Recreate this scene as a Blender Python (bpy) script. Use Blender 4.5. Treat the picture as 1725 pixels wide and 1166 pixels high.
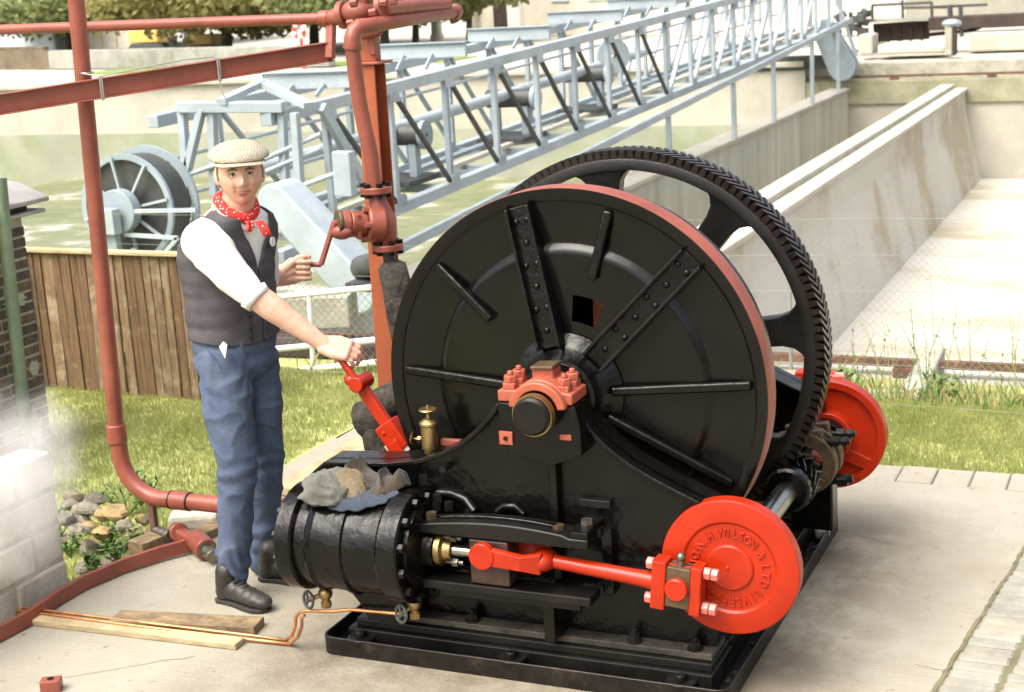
import bpy, bmesh, math, random
import numpy as np
from mathutils import Vector, Matrix, noise as mnoise
from math import sin, cos, pi, radians, atan2, hypot
random.seed(7)
SC = bpy.context.scene
COL = SC.collection
for _o in list(bpy.data.objects):
    bpy.data.objects.remove(_o)

# ------------------------------------------------------------ camera, sky, sun
cam_d = bpy.data.cameras.new('camera')
cam = bpy.data.objects.new('camera', cam_d)
COL.objects.link(cam)
cam.matrix_world = Matrix(((0.914905, -0.043897, 0.401276, 1.912137), (0.399586, 0.239511, -0.884853, -4.673405), (-0.057268, 0.969901, 0.236671, 2.342878), (0.000000, 0.000000, 0.000000, 1.000000)))
cam_d.sensor_width = 36.0
cam_d.lens = 53.9066
cam_d.clip_start = 0.05
cam_d.clip_end = 8000
cam_d.dof.use_dof = True
cam_d.dof.focus_distance = 5.3
cam_d.dof.aperture_fstop = 5.6
SC.camera = cam

SUN_EL = radians(58)      # hazy light from behind the photographer, a little from the left
wd = bpy.data.worlds.new('World')
SC.world = wd
wd.use_nodes = True
nt = wd.node_tree
bg = nt.nodes['Background']
sky = nt.nodes.new('ShaderNodeTexSky')
sky.sky_type = 'NISHITA'
sky.sun_disc = False
sky.sun_elevation = SUN_EL
sky.sun_rotation = radians(207)
sky.air_density = 1.0
sky.dust_density = 8.0
sky.ozone_density = 1.0
hs = nt.nodes.new('ShaderNodeHueSaturation')
hs.inputs['Saturation'].default_value = .5       # thin white cloud
nt.links.new(sky.outputs[0], hs.inputs['Color'])
nt.links.new(hs.outputs[0], bg.inputs[0])
bg.inputs[1].default_value = 0.15
sun_d = bpy.data.lights.new('sun', 'SUN')
sun_d.energy = 0.9
sun_d.angle = radians(55)
sun_d.color = (1.0, 0.92, 0.80)
sun = bpy.data.objects.new('sun', sun_d)
COL.objects.link(sun)
_dv = Vector((-0.28, -0.55, 1.0)).normalized()   # towards the sun
sun.rotation_euler = _dv.to_track_quat('Z', 'Y').to_euler()
sun.location = (-6, -6, 12)
SC.cycles.volume_bounces = 4
vs = SC.view_settings
vs.view_transform = 'Standard'
vs.look = 'None'
vs.exposure = 1.3
vs.gamma = 1.0
vs.use_curve_mapping = False

# ------------------------------------------------------------ helpers
W = {}
def V(*a): return Vector(a[0] if len(a) == 1 else a)

class MB:
    """collects simple shapes in world coordinates; build() links them as one mesh object"""
    def __init__(self): self.v, self.f = [], []
    def add(self, vs_, fs_):
        n = len(self.v)
        self.v += [tuple(p) for p in vs_]
        self.f += [tuple(i + n for i in f) for f in fs_]
        return self
    def box(self, c, s, m=None):
        hx, hy, hz = s[0] / 2, s[1] / 2, s[2] / 2
        P = [Vector((x * hx, y * hy, z * hz)) for x in (-1, 1) for y in (-1, 1) for z in (-1, 1)]
        if m is not None: P = [m @ p for p in P]
        P = [p + Vector(c) for p in P]
        return self.add(P, [(0, 1, 3, 2), (4, 6, 7, 5), (0, 4, 5, 1), (2, 3, 7, 6), (0, 2, 6, 4), (1, 5, 7, 3)])
    def box2(self, a, b):
        return self.box([(a[i] + b[i]) / 2 for i in range(3)], [abs(b[i] - a[i]) for i in range(3)])
    def bar(self, p0, p1, w, h, up=(0, 0, 1)):
        p0, p1, up = V(p0), V(p1), V(up)
        t = (p1 - p0)
        L = t.length
        t.normalize()
        s = t.cross(up)
        if s.length < 1e-5: s = t.cross(Vector((1, 0, 0)))
        s.normalize()
        u = s.cross(t)
        return self.box((p0 + p1) / 2, (w, L, h), Matrix((s, t, u)).transposed())
    def cyl(self, p0, p1, r0, r1=None, n=20, caps=True):
        r1 = r0 if r1 is None else r1
        p0, p1 = V(p0), V(p1)
        t = (p1 - p0).normalized()
        a = t.orthogonal().normalized(); b = t.cross(a)
        P = []
        for p, r in ((p0, r0), (p1, r1)):
            P += [p + (a * cos(2 * pi * i / n) + b * sin(2 * pi * i / n)) * r for i in range(n)]
        F = [(i, (i + 1) % n, n + (i + 1) % n, n + i) for i in range(n)]
        if caps: F += [tuple(range(n - 1, -1, -1)), tuple(range(n, 2 * n))]
        return self.add(P, F)
    def tube(self, pts, r, n=14, caps=True, closed=False):
        pts = [V(p) for p in pts]
        m = len(pts)
        rs = r if isinstance(r, (list, tuple)) else [r] * m
        T = []
        for i in range(m):
            if closed: T.append((pts[(i + 1) % m] - pts[i - 1]).normalized())
            else: T.append((pts[min(i + 1, m - 1)] - pts[max(i - 1, 0)]).normalized())
        a = T[0].orthogonal().normalized()
        P = []
        for i in range(m):
            a = (a - T[i] * a.dot(T[i])).normalized()
            b = T[i].cross(a)
            P += [pts[i] + (a * cos(2 * pi * k / n) + b * sin(2 * pi * k / n)) * rs[i] for k in range(n)]
        F = []
        for i in range(m if closed else m - 1):
            j = (i + 1) % m
            F += [(i * n + k, i * n + (k + 1) % n, j * n + (k + 1) % n, j * n + k) for k in range(n)]
        if caps and not closed: F += [tuple(range(n - 1, -1, -1)), tuple(range((m - 1) * n, m * n))]
        return self.add(P, F)
    def lathe(self, prof, o, axis=(0, 0, 1), n=32, closed=False):
        """prof: list of (radius, height along axis)"""
        ax = V(axis).normalized(); a = ax.orthogonal().normalized(); b = ax.cross(a); o = V(o)
        P, F, m = [], [], len(prof)
        for r, h in prof:
            r = max(r, 1e-4)
            P += [o + ax * h + (a * cos(2 * pi * i / n) + b * sin(2 * pi * i / n)) * r for i in range(n)]
        for j in range(m if closed else m - 1):
            k = (j + 1) % m
            F += [(j * n + i, j * n + (i + 1) % n, k * n + (i + 1) % n, k * n + i) for i in range(n)]
        return self.add(P, F)
    def prism(self, poly, fn, t0, t1):
        """poly: 2D outline; fn(a, b, t) -> 3D"""
        n = len(poly)
        P = [fn(a, b, t0) for a, b in poly] + [fn(a, b, t1) for a, b in poly]
        F = [(i, (i + 1) % n, n + (i + 1) % n, n + i) for i in range(n)]
        F += [tuple(range(n - 1, -1, -1)), tuple(range(n, 2 * n))]
        return self.add(P, F)
    def ball(self, c, r, n=16, m=10):
        c = V(c); r = r if isinstance(r, (tuple, list)) else (r, r, r)
        P, F = [], []
        for j in range(m + 1):
            th = pi * j / m
            for i in range(n):
                ph = 2 * pi * i / n
                P.append((c.x + r[0] * max(sin(th), 1e-3) * cos(ph), c.y + r[1] * max(sin(th), 1e-3) * sin(ph), c.z + r[2] * cos(th)))
        for j in range(m):
            F += [(j * n + i, j * n + (i + 1) % n, (j + 1) * n + (i + 1) % n, (j + 1) * n + i) for i in range(n)]
        return self.add(P, F)
    def hexnut(self, p, ax, r, h): return self.cyl(p, V(p) + V(ax).normalized() * h, r, n=6)
    def build(self, name, m, parent=None, smooth=35, bevel=0.0, origin=None, seg=2):
        me = bpy.data.meshes.new(name)
        if origin is None:
            xs = np.array(self.v); o = Vector(((xs.min(0) + xs.max(0)) / 2).tolist())
        else: o = V(origin)
        me.from_pydata([tuple(V(p) - o) for p in self.v], [], self.f)
        ob = fin(name, me, m, parent, o, smooth)
        if bevel:
            b = ob.modifiers.new('bevel', 'BEVEL'); b.width = bevel; b.segments = seg; b.limit_method = 'ANGLE'; b.angle_limit = radians(40)
            b.harden_normals = False
        return ob

def fin(name, me, m, parent, o, smooth=35, rot=None):
    bm = bmesh.new(); bm.from_mesh(me)
    bmesh.ops.recalc_face_normals(bm, faces=bm.faces[:])
    bm.to_mesh(me); bm.free()
    if smooth:
        me.polygons.foreach_set('use_smooth', [True] * len(me.polygons))
        me.set_sharp_from_angle(angle=radians(smooth))
    if m is not None:
        for k in (m if isinstance(m, (list, tuple)) else [m]): me.materials.append(k)
    return put(name, me, parent, o, rot)

def put(name, me, parent=None, o=(0, 0, 0), rot=None, scale=None):
    """link a mesh (possibly shared) or, with me=None, an Empty, at world place o"""
    ob = bpy.data.objects.new(name, me)
    COL.objects.link(ob)
    M = Matrix.Translation(V(o))
    if rot is not None: M = M @ rot.to_4x4()
    if scale is not None: M = M @ Matrix.Diagonal((*scale, 1.0))
    ob.matrix_basis = M
    W[ob] = M
    if parent is not None:
        ob.parent = parent
        ob.matrix_parent_inverse = W[parent].inverted()
    return ob

def tag(o, label=None, cat=None, group=None, kind=None):
    if label: o['label'] = label
    if cat: o['category'] = cat
    if group: o['group'] = group
    if kind: o['kind'] = kind
    return o
def thing(name, loc, label, cat, group=None):
    return tag(put(name, None, None, loc), label, cat, group)
def structure(o): o['kind'] = 'structure'; return o
def stuff(o): o['kind'] = 'stuff'; return o

# ------------------------------------------------------------ materials
def mat(name, col, rough=0.5, metal=0.0, var=0.15, scale=6.0, bump=0.0, bscale=40.0, col2=None, spec=0.5, coat=0.0, stretch=None, rvar=0.1, patch=None, pscale=1.5, plo=.5, phi_=.62, drip=None):
    m = bpy.data.materials.new(name); m.use_nodes = True
    t = m.node_tree; N = t.nodes; L = t.links
    p = N['Principled BSDF']
    tc = N.new('ShaderNodeTexCoord'); src = tc.outputs['Object']
    geo = N.new('ShaderNodeNewGeometry')
    src = geo.outputs['Position']
    if stretch:
        mp = N.new('ShaderNodeMapping'); mp.inputs['Scale'].default_value = stretch
        L.new(src, mp.inputs[0]); src = mp.outputs[0]
    nz = N.new('ShaderNodeTexNoise'); nz.inputs['Scale'].default_value = scale; nz.inputs['Detail'].default_value = 6; nz.inputs['Roughness'].default_value = .65
    L.new(src, nz.inputs['Vector'])
    rp = N.new('ShaderNodeValToRGB')
    c = np.array(col); c2 = np.array(col2) if col2 is not None else np.clip(c * (1 + var * 1.2), 0, 1)
    lo = c * (1 - var * 1.6) if col2 is None else c
    rp.color_ramp.elements[0].position = .32; rp.color_ramp.elements[0].color = (*lo, 1)
    rp.color_ramp.elements[1].position = .68; rp.color_ramp.elements[1].color = (*c2, 1)
    L.new(nz.outputs['Fac'], rp.inputs[0])
    out = rp.outputs[0]
    if patch is not None:
        n2 = N.new('ShaderNodeTexNoise'); n2.inputs['Scale'].default_value = pscale; n2.inputs['Detail'].default_value = 8; n2.inputs['Roughness'].default_value = .7
        L.new(geo.outputs['Position'] if drip is None else src, n2.inputs['Vector'])
        r2 = N.new('ShaderNodeValToRGB'); r2.color_ramp.elements[0].position = plo; r2.color_ramp.elements[1].position = phi_
        L.new(n2.outputs['Fac'], r2.inputs[0])
        mx = N.new('ShaderNodeMix'); mx.data_type = 'RGBA'
        L.new(r2.outputs[0], mx.inputs['Factor']); L.new(out, mx.inputs['A']); mx.inputs['B'].default_value = (*patch, 1)
        out = mx.outputs['Result']
    L.new(out, p.inputs['Base Color'])
    if rvar:
        mr = N.new('ShaderNodeMapRange'); mr.inputs['To Min'].default_value = max(.02, rough - rvar); mr.inputs['To Max'].default_value = min(1, rough + rvar)
        L.new(nz.outputs['Fac'], mr.inputs['Value']); L.new(mr.outputs[0], p.inputs['Roughness'])
    else: p.inputs['Roughness'].default_value = rough
    p.inputs['Metallic'].default_value = metal
    p.inputs['Specular IOR Level'].default_value = spec
    p.inputs['Coat Weight'].default_value = coat
    p.inputs['Coat Roughness'].default_value = .12
    if bump:
        nb = N.new('ShaderNodeTexNoise'); nb.inputs['Scale'].default_value = bscale; nb.inputs['Detail'].default_value = 5
        L.new(src, nb.inputs['Vector'])
        b = N.new('ShaderNodeBump'); b.inputs['Strength'].default_value = bump; b.inputs['Distance'].default_value = .01
        L.new(nb.outputs['Fac'], b.inputs['Height']); L.new(b.outputs[0], p.inputs['Normal'])
    return m

M = {}
M['black'] = mat('black_gloss_paint', (.0038, .0032, .0026), .20, var=.3, scale=9, bump=.55, bscale=20, rvar=.08, coat=.0, spec=.27)
M['black_plate'] = mat('smooth_black_plate_paint', (.0036, .003, .0025), .20, var=.3, scale=6, bump=.16, bscale=9, rvar=.07, coat=.0, spec=.27)
M['black_flat'] = mat('black_dusty_paint', (.0055, .0047, .0038), .40, var=.3, scale=7, bump=.2, bscale=18, rvar=.12, patch=(.016, .012, .008), pscale=5, plo=.55, phi_=.78, spec=.3)
M['oily'] = mat('oily_black_iron', (.010, .008, .006), .38, var=.4, scale=12, bump=.4, bscale=25, patch=(.055, .038, .022), pscale=9, plo=.58, phi_=.74, spec=.35)
M['red'] = mat('bright_red_paint', (.36, .0185, .0018), .34, var=.10, scale=7, bump=.12, bscale=22, rvar=.08, coat=.0, spec=.38, patch=(.24, .011, .0015), pscale=9, plo=.60, phi_=.8)
M['oxide'] = mat('red_oxide_paint', (.235, .062, .038), .40, var=.14, scale=6, bump=.22, bscale=30, rvar=.08)
M['salmon'] = mat('orange_red_lead_paint', (.34, .080, .043), .45, var=.10, scale=14, bump=.2, bscale=60)
M['rust_orange'] = mat('orange_painted_steel', (.33, .082, .030), .5, var=.10, scale=5, bump=.12, bscale=40)
M['steel'] = mat('bright_turned_steel', (.42, .40, .36), .26, metal=1.0, var=.15, scale=10, bump=.05, bscale=60, rvar=.08)
M['dull_steel'] = mat('dull_steel', (.22, .20, .17), .42, metal=.9, var=.25, scale=18, bump=.2, bscale=60)
M['brass'] = mat('dull_brass', (.36, .255, .11), .44, metal=1.0, var=.2, scale=14, bump=.15, bscale=70)
M['bronze'] = mat('oily_bronze', (.13, .09, .05), .45, metal=.6, var=.25, scale=16, bump=.2, bscale=60)
M['copper'] = mat('copper_tube', (.62, .28, .12), .38, metal=.85, var=.2, scale=14)
M['lag'] = mat('dark_pipe_lagging', (.055, .048, .036), .9, var=.45, scale=22, bump=.9, bscale=50, patch=(.13, .11, .08), pscale=16, plo=.55, phi_=.72)
M['concrete'] = None
M['conc_pale'] = mat('pale_tank_concrete', (.43, .405, .335), .88, var=.09, scale=1.2, bump=.3, bscale=30, patch=(.33, .325, .25), pscale=.55, plo=.5, phi_=.75)
M['conc_streak'] = mat('streaked_wall_concrete', (.46, .45, .37), .9, var=.13, scale=1.6, stretch=(1, 1, .12), bump=.2, bscale=20, patch=(.30, .31, .21), pscale=2.2, plo=.5, phi_=.72, drip=1)
M['conc_moss'] = mat('mossy_concrete', (.30, .29, .19), .92, var=.2, scale=1.1, bump=.3, bscale=20, patch=(.17, .17, .09), pscale=.8, plo=.48, phi_=.66)
M['conc_wet'] = mat('damp_wall_concrete', (.30, .31, .23), .8, var=.12, scale=.5, patch=(.23, .26, .15), pscale=.35)
M['kerb'] = mat('weathered_kerb_concrete', (.37, .355, .28), .9, var=.18, scale=4, bump=.4, bscale=40, patch=(.22, .21, .13), pscale=2.5, plo=.52, phi_=.7)
M['rail_rust'] = mat('rusty_rail', (.13, .065, .040), .8, var=.3, scale=9, bump=.3)
M['bridge'] = mat('pale_blue_grey_paint', (.35, .405, .435), .5, var=.10, scale=3, bump=.1, bscale=30, patch=(.30, .31, .28), pscale=5, plo=.56, phi_=.78)
M['bridge_dk'] = mat('blue_grey_paint', (.27, .325, .36), .5, var=.12, scale=3, bump=.1, patch=(.20, .20, .17), pscale=5, plo=.58, phi_=.8)
M['dark_iron'] = mat('dark_grey_iron', (.055, .058, .055), .55, var=.3, scale=6)
M['white'] = mat('white_paint', (.74, .74, .70), .5, var=.06, scale=3)
M['wood'] = mat('weathered_fence_board', (.20, .13, .07), .9, var=.3, scale=9, stretch=(6, 6, .5), bump=.7, bscale=26, patch=(.36, .29, .19), pscale=8, plo=.50, phi_=.72)
M['wood2'] = mat('brown_fence_board', (.150, .088, .044), .9, var=.3, scale=9, stretch=(6, 6, .5), bump=.7, bscale=26, patch=(.30, .21, .12), pscale=9, plo=.58, phi_=.78)
M['wood_pale'] = mat('pale_sawn_timber', (.42, .33, .19), .85, var=.2, scale=8, stretch=(1, 1, 6), bump=.4, bscale=40)
M['wood_grey'] = mat('old_brown_timber', (.24, .17, .09), .9, var=.28, scale=10, stretch=(1, 3, 8), bump=.6, bscale=40, patch=(.13, .09, .05), pscale=9)
M['wood_dark'] = mat('dark_lock_timber', (.045, .030, .022), .8, var=.3, scale=3)
M['brick'] = mat('dark_sooty_brick', (.085, .066, .052), .92, var=.35, scale=20, bump=.6, bscale=70)
M['brick2'] = mat('brown_sooty_brick', (.125, .085, .060), .92, var=.35, scale=20, bump=.6, bscale=70)
M['mortar'] = mat('pale_lime_mortar', (.40, .37, .29), .95, var=.15, scale=14, bump=.5, bscale=60)
M['stone'] = mat('pale_stone_block', (.50, .47, .385), .92, var=.12, scale=5, bump=.6, bscale=30, patch=(.36, .33, .25), pscale=4, plo=.52, phi_=.72)
M['rubble'] = mat('yellow_brown_rubble', (.29, .21, .10), .95, var=.35, scale=9, bump=.8, bscale=30, patch=(.13, .11, .07), pscale=7)
M['rubble2'] = mat('grey_rubble', (.22, .20, .15), .95, var=.35, scale=9, bump=.8, bscale=30, patch=(.10, .09, .06), pscale=7)
M['slate'] = mat('grey_roof_slate', (.30, .285, .27), .55, var=.15, scale=8, bump=.3)
M['greenpipe'] = mat('faded_green_paint', (.15, .20, .125), .5, var=.15, scale=6, bump=.1)
M['grass'] = mat('grass_blades', (.29, .325, .09), .85, var=.35, scale=2.5, col2=(.43, .44, .165), rvar=0)
def translucent(m, amt):
    t = m.node_tree; N = t.nodes; L = t.links; p = N['Principled BSDF']; tr = N.new('ShaderNodeBsdfTranslucent'); mx = N.new('ShaderNodeMixShader'); mx.inputs[0].default_value = amt
    L.new(p.inputs['Base Color'].links[0].from_socket, tr.inputs['Color']); L.new(p.outputs[0], mx.inputs[1]); L.new(tr.outputs[0], mx.inputs[2]); L.new(mx.outputs[0], N['Material Output'].inputs['Surface'])
translucent(M['grass'], .45)
M['dusty'] = mat('dusty_black_ledge', (.045, .037, .027), .7, var=.35, scale=14, bump=.3, bscale=60, patch=(.014, .012, .009), pscale=4)
M['lawn'] = mat('lawn_soil', (.33, .36, .125), .95, var=.2, scale=5, bump=.8, bscale=30, patch=(.28, .28, .10), pscale=2.2)
M['earth'] = mat('rough_earth', (.17, .145, .085), .95, var=.35, scale=5, bump=1, bscale=16, patch=(.12, .13, .05), pscale=2.5)
M['weed'] = mat('weed_leaf', (.11, .19, .04), .7, var=.3, scale=10)
M['straw'] = mat('dry_grass_stalk', (.34, .30, .12), .8, var=.3, scale=10)
M['leaf'] = mat('tree_leaves', (.19, .225, .085), .7, var=.4, scale=1.2, col2=(.30, .32, .13))
M['leaf2'] = mat('yellowing_tree_leaves', (.24, .245, .08), .7, var=.4, scale=1.2, col2=(.36, .32, .12))
translucent(M['leaf'], .45); translucent(M['leaf2'], .45)
M['bark'] = mat('tree_bark', (.10, .09, .065), .95, var=.3, scale=5, bump=.6)
M['yellow'] = mat('yellow_plant_paint', (.58, .40, .10), .5, var=.12, scale=3)
M['cream'] = mat('cream_render', (.58, .54, .44), .9, var=.08, scale=1)
M['paleblue'] = mat('pale_blue_sheet', (.50, .56, .60), .6, var=.06, scale=1)
M['greywall'] = mat('grey_low_wall', (.30, .30, .26), .9, var=.15, scale=1, patch=(.20, .20, .16), pscale=.7)
M['brownwall'] = mat('brown_boarding', (.17, .13, .085), .9, var=.2, scale=1.2)
M['wire'] = mat('galvanised_wire', (.30, .31, .29), .5, metal=.4, var=.1, scale=8)
M['wire_white'] = mat('pale_fence_wire', (.30, .30, .27), .6, var=.1, scale=8)

def node_mat(name):
    m = bpy.data.materials.new(name); m.use_nodes = True
    t = m.node_tree
    return m, t, t.nodes, t.links, t.nodes['Principled BSDF']
def ramp(N, L, src, stops):
    r = N.new('ShaderNodeValToRGB')
    e = r.color_ramp.elements
    while len(e) < len(stops): e.new(.5)
    for k, (pos, c) in enumerate(stops):
        e[k].position = pos; e[k].color = (*c, 1) if not isinstance(c, (int, float)) else (c, c, c, 1)
    L.new(src, r.inputs[0]); return r.outputs[0]
def noise_n(N, L, src, scale, detail=6, rough=.6, mapping=None):
    if mapping:
        mp = N.new('ShaderNodeMapping'); mp.inputs['Scale'].default_value = mapping; L.new(src, mp.inputs[0]); src = mp.outputs[0]
    n = N.new('ShaderNodeTexNoise'); n.inputs['Scale'].default_value = scale; n.inputs['Detail'].default_value = detail; n.inputs['Roughness'].default_value = rough
    L.new(src, n.inputs['Vector']); return n.outputs['Fac']
def mixc(N, L, fac, a, b):
    x = N.new('ShaderNodeMix'); x.data_type = 'RGBA'
    (L.new(fac, x.inputs['Factor']) if not isinstance(fac, float) else setattr(x.inputs['Factor'], 'default_value', fac))
    for s, v in (('A', a), ('B', b)):
        if isinstance(v, tuple): x.inputs[s].default_value = (*v, 1)
        else: L.new(v, x.inputs[s])
    return x.outputs['Result']
def math_n(N, L, op, a, b=None):
    x = N.new('ShaderNodeMath'); x.operation = op
    for i, v in enumerate((a, b)):
        if v is None: continue
        if isinstance(v, (int, float)): x.inputs[i].default_value = v
        else: L.new(v, x.inputs[i])
    return x.outputs[0]

def slab_material():
    m, t, N, L, p = node_mat('brushed_slab_concrete')
    pos = N.new('ShaderNodeNewGeometry').outputs['Position']
    base = ramp(N, L, noise_n(N, L, pos, 1.3, 8, .65), [(.3, (.262, .238, .182)), (.7, (.355, .335, .272))])
    brush = noise_n(N, L, pos, 5, 5, .7, (.5, 9, 1))
    base = mixc(N, L, ramp(N, L, brush, [(.48, 0.0), (.68, .32)]), base, (.31, .275, .205))
    fine = noise_n(N, L, pos, 70, 3, .6)
    base = mixc(N, L, ramp(N, L, fine, [(.55, 0.0), (.75, .45)]), base, (.27, .235, .17))
    # brown mottling over the slab, thickest round the machine's drip tray
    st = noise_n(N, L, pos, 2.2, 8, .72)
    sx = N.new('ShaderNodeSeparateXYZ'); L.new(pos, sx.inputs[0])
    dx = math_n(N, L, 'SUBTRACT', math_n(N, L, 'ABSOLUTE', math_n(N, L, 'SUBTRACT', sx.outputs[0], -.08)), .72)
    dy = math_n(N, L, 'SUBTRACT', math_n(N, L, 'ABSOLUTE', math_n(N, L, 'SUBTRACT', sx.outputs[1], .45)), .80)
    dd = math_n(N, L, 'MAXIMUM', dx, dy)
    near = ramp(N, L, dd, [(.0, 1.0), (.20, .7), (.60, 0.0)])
    mottle = math_n(N, L, 'MULTIPLY', ramp(N, L, st, [(.32, 0.0), (.56, 1.0)]), near)
    base = mixc(N, L, math_n(N, L, 'MULTIPLY', mottle, .9), base, (.105, .080, .050))
    base = mixc(N, L, ramp(N, L, noise_n(N, L, pos, .75, 9, .7), [(.46, 0.0), (.66, .6)]), base, (.225, .19, .125))
    spots = ramp(N, L, noise_n(N, L, pos, 19, 5, .65), [(.62, 0.0), (.70, .75)])
    base = mixc(N, L, spots, base, (.16, .13, .09))
    L.new(base, p.inputs['Base Color']); p.inputs['Roughness'].default_value = .9
    b = N.new('ShaderNodeBump'); b.inputs['Strength'].default_value = .5; b.inputs['Distance'].default_value = .006
    L.new(math_n(N, L, 'ADD', fine, math_n(N, L, 'MULTIPLY', brush, 1.2)), b.inputs['Height']); L.new(b.outputs[0], p.inputs['Normal'])
    return m
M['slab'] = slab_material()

def floor_material():
    m, t, N, L, p = node_mat('silt_streaked_tank_floor')
    pos = N.new('ShaderNodeNewGeometry').outputs['Position']
    base = ramp(N, L, noise_n(N, L, pos, .5, 8, .6), [(.3, (.42, .40, .34)), (.7, (.50, .48, .42))])
    silt = ramp(N, L, noise_n(N, L, pos, .5, 8, .68, (.55, 1.2, 1)), [(.49, 0.0), (.60, .9)])
    base = mixc(N, L, silt, base, (.34, .29, .20))
    L.new(base, p.inputs['Base Color']); p.inputs['Roughness'].default_value = .85
    return m
M['tank_floor'] = floor_material()

def algae_sky_material():
    m, t, N, L, p = node_mat('algae_water_painted_sky')
    pos = N.new('ShaderNodeNewGeometry').outputs['Position']
    f = noise_n(N, L, pos, .55, 8, .62)
    base = ramp(N, L, f, [(.30, (.105, .125, .050)), (.56, (.165, .175, .085)), (.63, (.42, .42, .36)), (.75, (.50, .50, .46))])  # the two palest stops paint the sky's white reflection into the colour
    L.new(base, p.inputs['Base Color'])
    L.new(ramp(N, L, f, [(.4, .65), (.62, .25)]), p.inputs['Roughness'])
    return m
M['algae_sky'] = algae_sky_material()

# ------------------------------------------------------------ ground
def sheet(name, x0, x1, y0, y1, nx, ny, zf, m, kind='structure'):
    xs = np.linspace(x0, x1, nx + 1); ys = np.linspace(y0, y1, ny + 1)
    P = [(float(x), float(y), float(zf(x, y))) for y in ys for x in xs]
    F = [(j * (nx + 1) + i, j * (nx + 1) + i + 1, (j + 1) * (nx + 1) + i + 1, (j + 1) * (nx + 1) + i) for j in range(ny) for i in range(nx)]
    me = bpy.data.meshes.new(name); me.from_pydata(P, [], F)
    o = fin(name, me, m, None, (0, 0, 0)); o['kind'] = kind; return o
def sm(a, b, x):
    t = min(1, max(0, (x - a) / (b - a))); return t * t * (3 - 2 * t)
def lawn_z(x, y):
    z = -.012 + .018 * mnoise.noise((x * 1.3, y * 1.3, 0)) + .010 * mnoise.noise((x * 5, y * 5, 3))
    z -= .34 * sm(3.1, 4.6, y)
    z -= .20 * math.exp(-((x + 2.75) / .42) ** 2 - ((y - .45) / .62) ** 2)      # hollow by the slab's left edge
    return z
SLAB_L = -2.20
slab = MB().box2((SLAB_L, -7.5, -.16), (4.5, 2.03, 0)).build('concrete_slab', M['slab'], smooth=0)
structure(slab)
sheet('lawn', -14, SLAB_L - .002, -7, 5.05, 90, 90, lawn_z, M['lawn'])
sheet('lawn', SLAB_L - .002, 12, 2.27, 5.05, 90, 26, lawn_z, M['lawn'])
structure(MB().box2((4.52, -7.5, -.2), (12, 2.26, -.01)).build('ground', M['earth'], smooth=0))
# the outermost ground, to the horizon, lies below every tank
structure(MB().box2((-3000, -3000, -3.2), (3000, 4000, -3.0)).build('ground', M['conc_moss'], smooth=0))

# soldier course of paving bricks between slab and lawn
edging = structure(MB().box2((-2.19, 2.032, -.14), (4.5, 2.262, -.012)).build('brick_edging', M['mortar'], smooth=0))
pm = MB().box((0, 0, 0), (.155, .218, .06)); bme = bpy.data.meshes.new('brick')
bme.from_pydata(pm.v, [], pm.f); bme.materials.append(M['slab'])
x = -2.08
while x < 3.2:
    o = put('brick', bme, edging, (x, 2.147, -.026 + random.uniform(-.004, .004)), Matrix.Rotation(random.uniform(-.015, .015), 3, 'Z'))
    bv = o.modifiers.new('bevel', 'BEVEL'); bv.width = .006; bv.segments = 1
    x += .161
# ribbed strip of grooved setts at the slab's right side, behind a joint full of soil
def xj(y): return 1.215 + .111 * y
strip = structure(MB().prism([(xj(-1.8), -1.8), (xj(-1.8) + .46, -1.8), (xj(1.98) + .46, 1.98), (xj(1.98), 1.98)], lambda a, b, t: (a, b, t), 0, .003).build('paved_strip', M['earth'], smooth=0))
M['sett'] = mat('ribbed_sett', (.27, .26, .215), .9, var=.16, scale=5, bump=.5, bscale=50, patch=(.30, .27, .2), pscale=3)
def sett_mesh(w): 
    q = MB().box((0, 0, 0), (w, .058, .02)); me = bpy.data.meshes.new('sett'); me.from_pydata(q.v, [], q.f); me.materials.append(M['sett']); return me
sA, sB = sett_mesh(.165), sett_mesh(.235)
y = -1.7
while y < 1.95:
    for me_, dx in ((sA, .095), (sB, .315)):
        o = put('sett', me_, strip, (xj(y) + dx + random.uniform(-.004, .004), y + (.02 if me_ is sB else 0), .002 + random.uniform(-.003, .002)), Matrix.Rotation(random.uniform(-.03, .03), 3, 'Z'))
        bv = o.modifiers.new('bevel', 'BEVEL'); bv.width = .008; bv.segments = 1
    y += .066
j = MB()
pts = [(xj(y_) + .006 * mnoise.noise((y_ * 5, 0, 1)) + .004 * random.uniform(-1, 1), y_, .004 + .005 * random.random()) for y_ in np.linspace(-1.6, 2.0, 120)]
for a, b in zip(pts, pts[1:]):
    j.add([(a[0] - .007, a[1], .003), (a[0] + .009, a[1], a[2]), (b[0] + .009, b[1], b[2]), (b[0] - .007, b[1], .003)], [(0, 1, 2, 3)])
structure(j.build('slab_joint', M['earth'], smooth=0))
# hairline cracks in the slab
for n_, (p0, p1) in enumerate((((0.620, 1.363), (0.879, 1.258)), ((0.715, -0.124), (0.820, 1.128)), ((1.126, 0.184), (1.225, 0.167)), ((-1.755, -0.831), (-1.322, -0.476)))):
    cm = MB(); q0 = None
    for t_ in np.linspace(0, 1, 40):
        x_, y_ = p0[0] + (p1[0] - p0[0]) * t_, p0[1] + (p1[1] - p0[1]) * t_
        x_ += .012 * mnoise.noise((t_ * 6, n_ * 3, 0)); y_ += .018 * mnoise.noise((t_ * 7, n_ * 3, 5)); w_ = .0012 + .0022 * abs(mnoise.noise((t_ * 9, n_, 2)))
        if q0: cm.add([(q0[0], q0[1] - q0[2], .0012), (q0[0], q0[1] + q0[2], .0012), (x_, y_ + w_, .0012), (x_, y_ - w_, .0012)], [(0, 1, 2, 3)])
        q0 = (x_, y_, w_)
    structure(cm.build('slab_crack', M['earth'], smooth=0))

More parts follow.
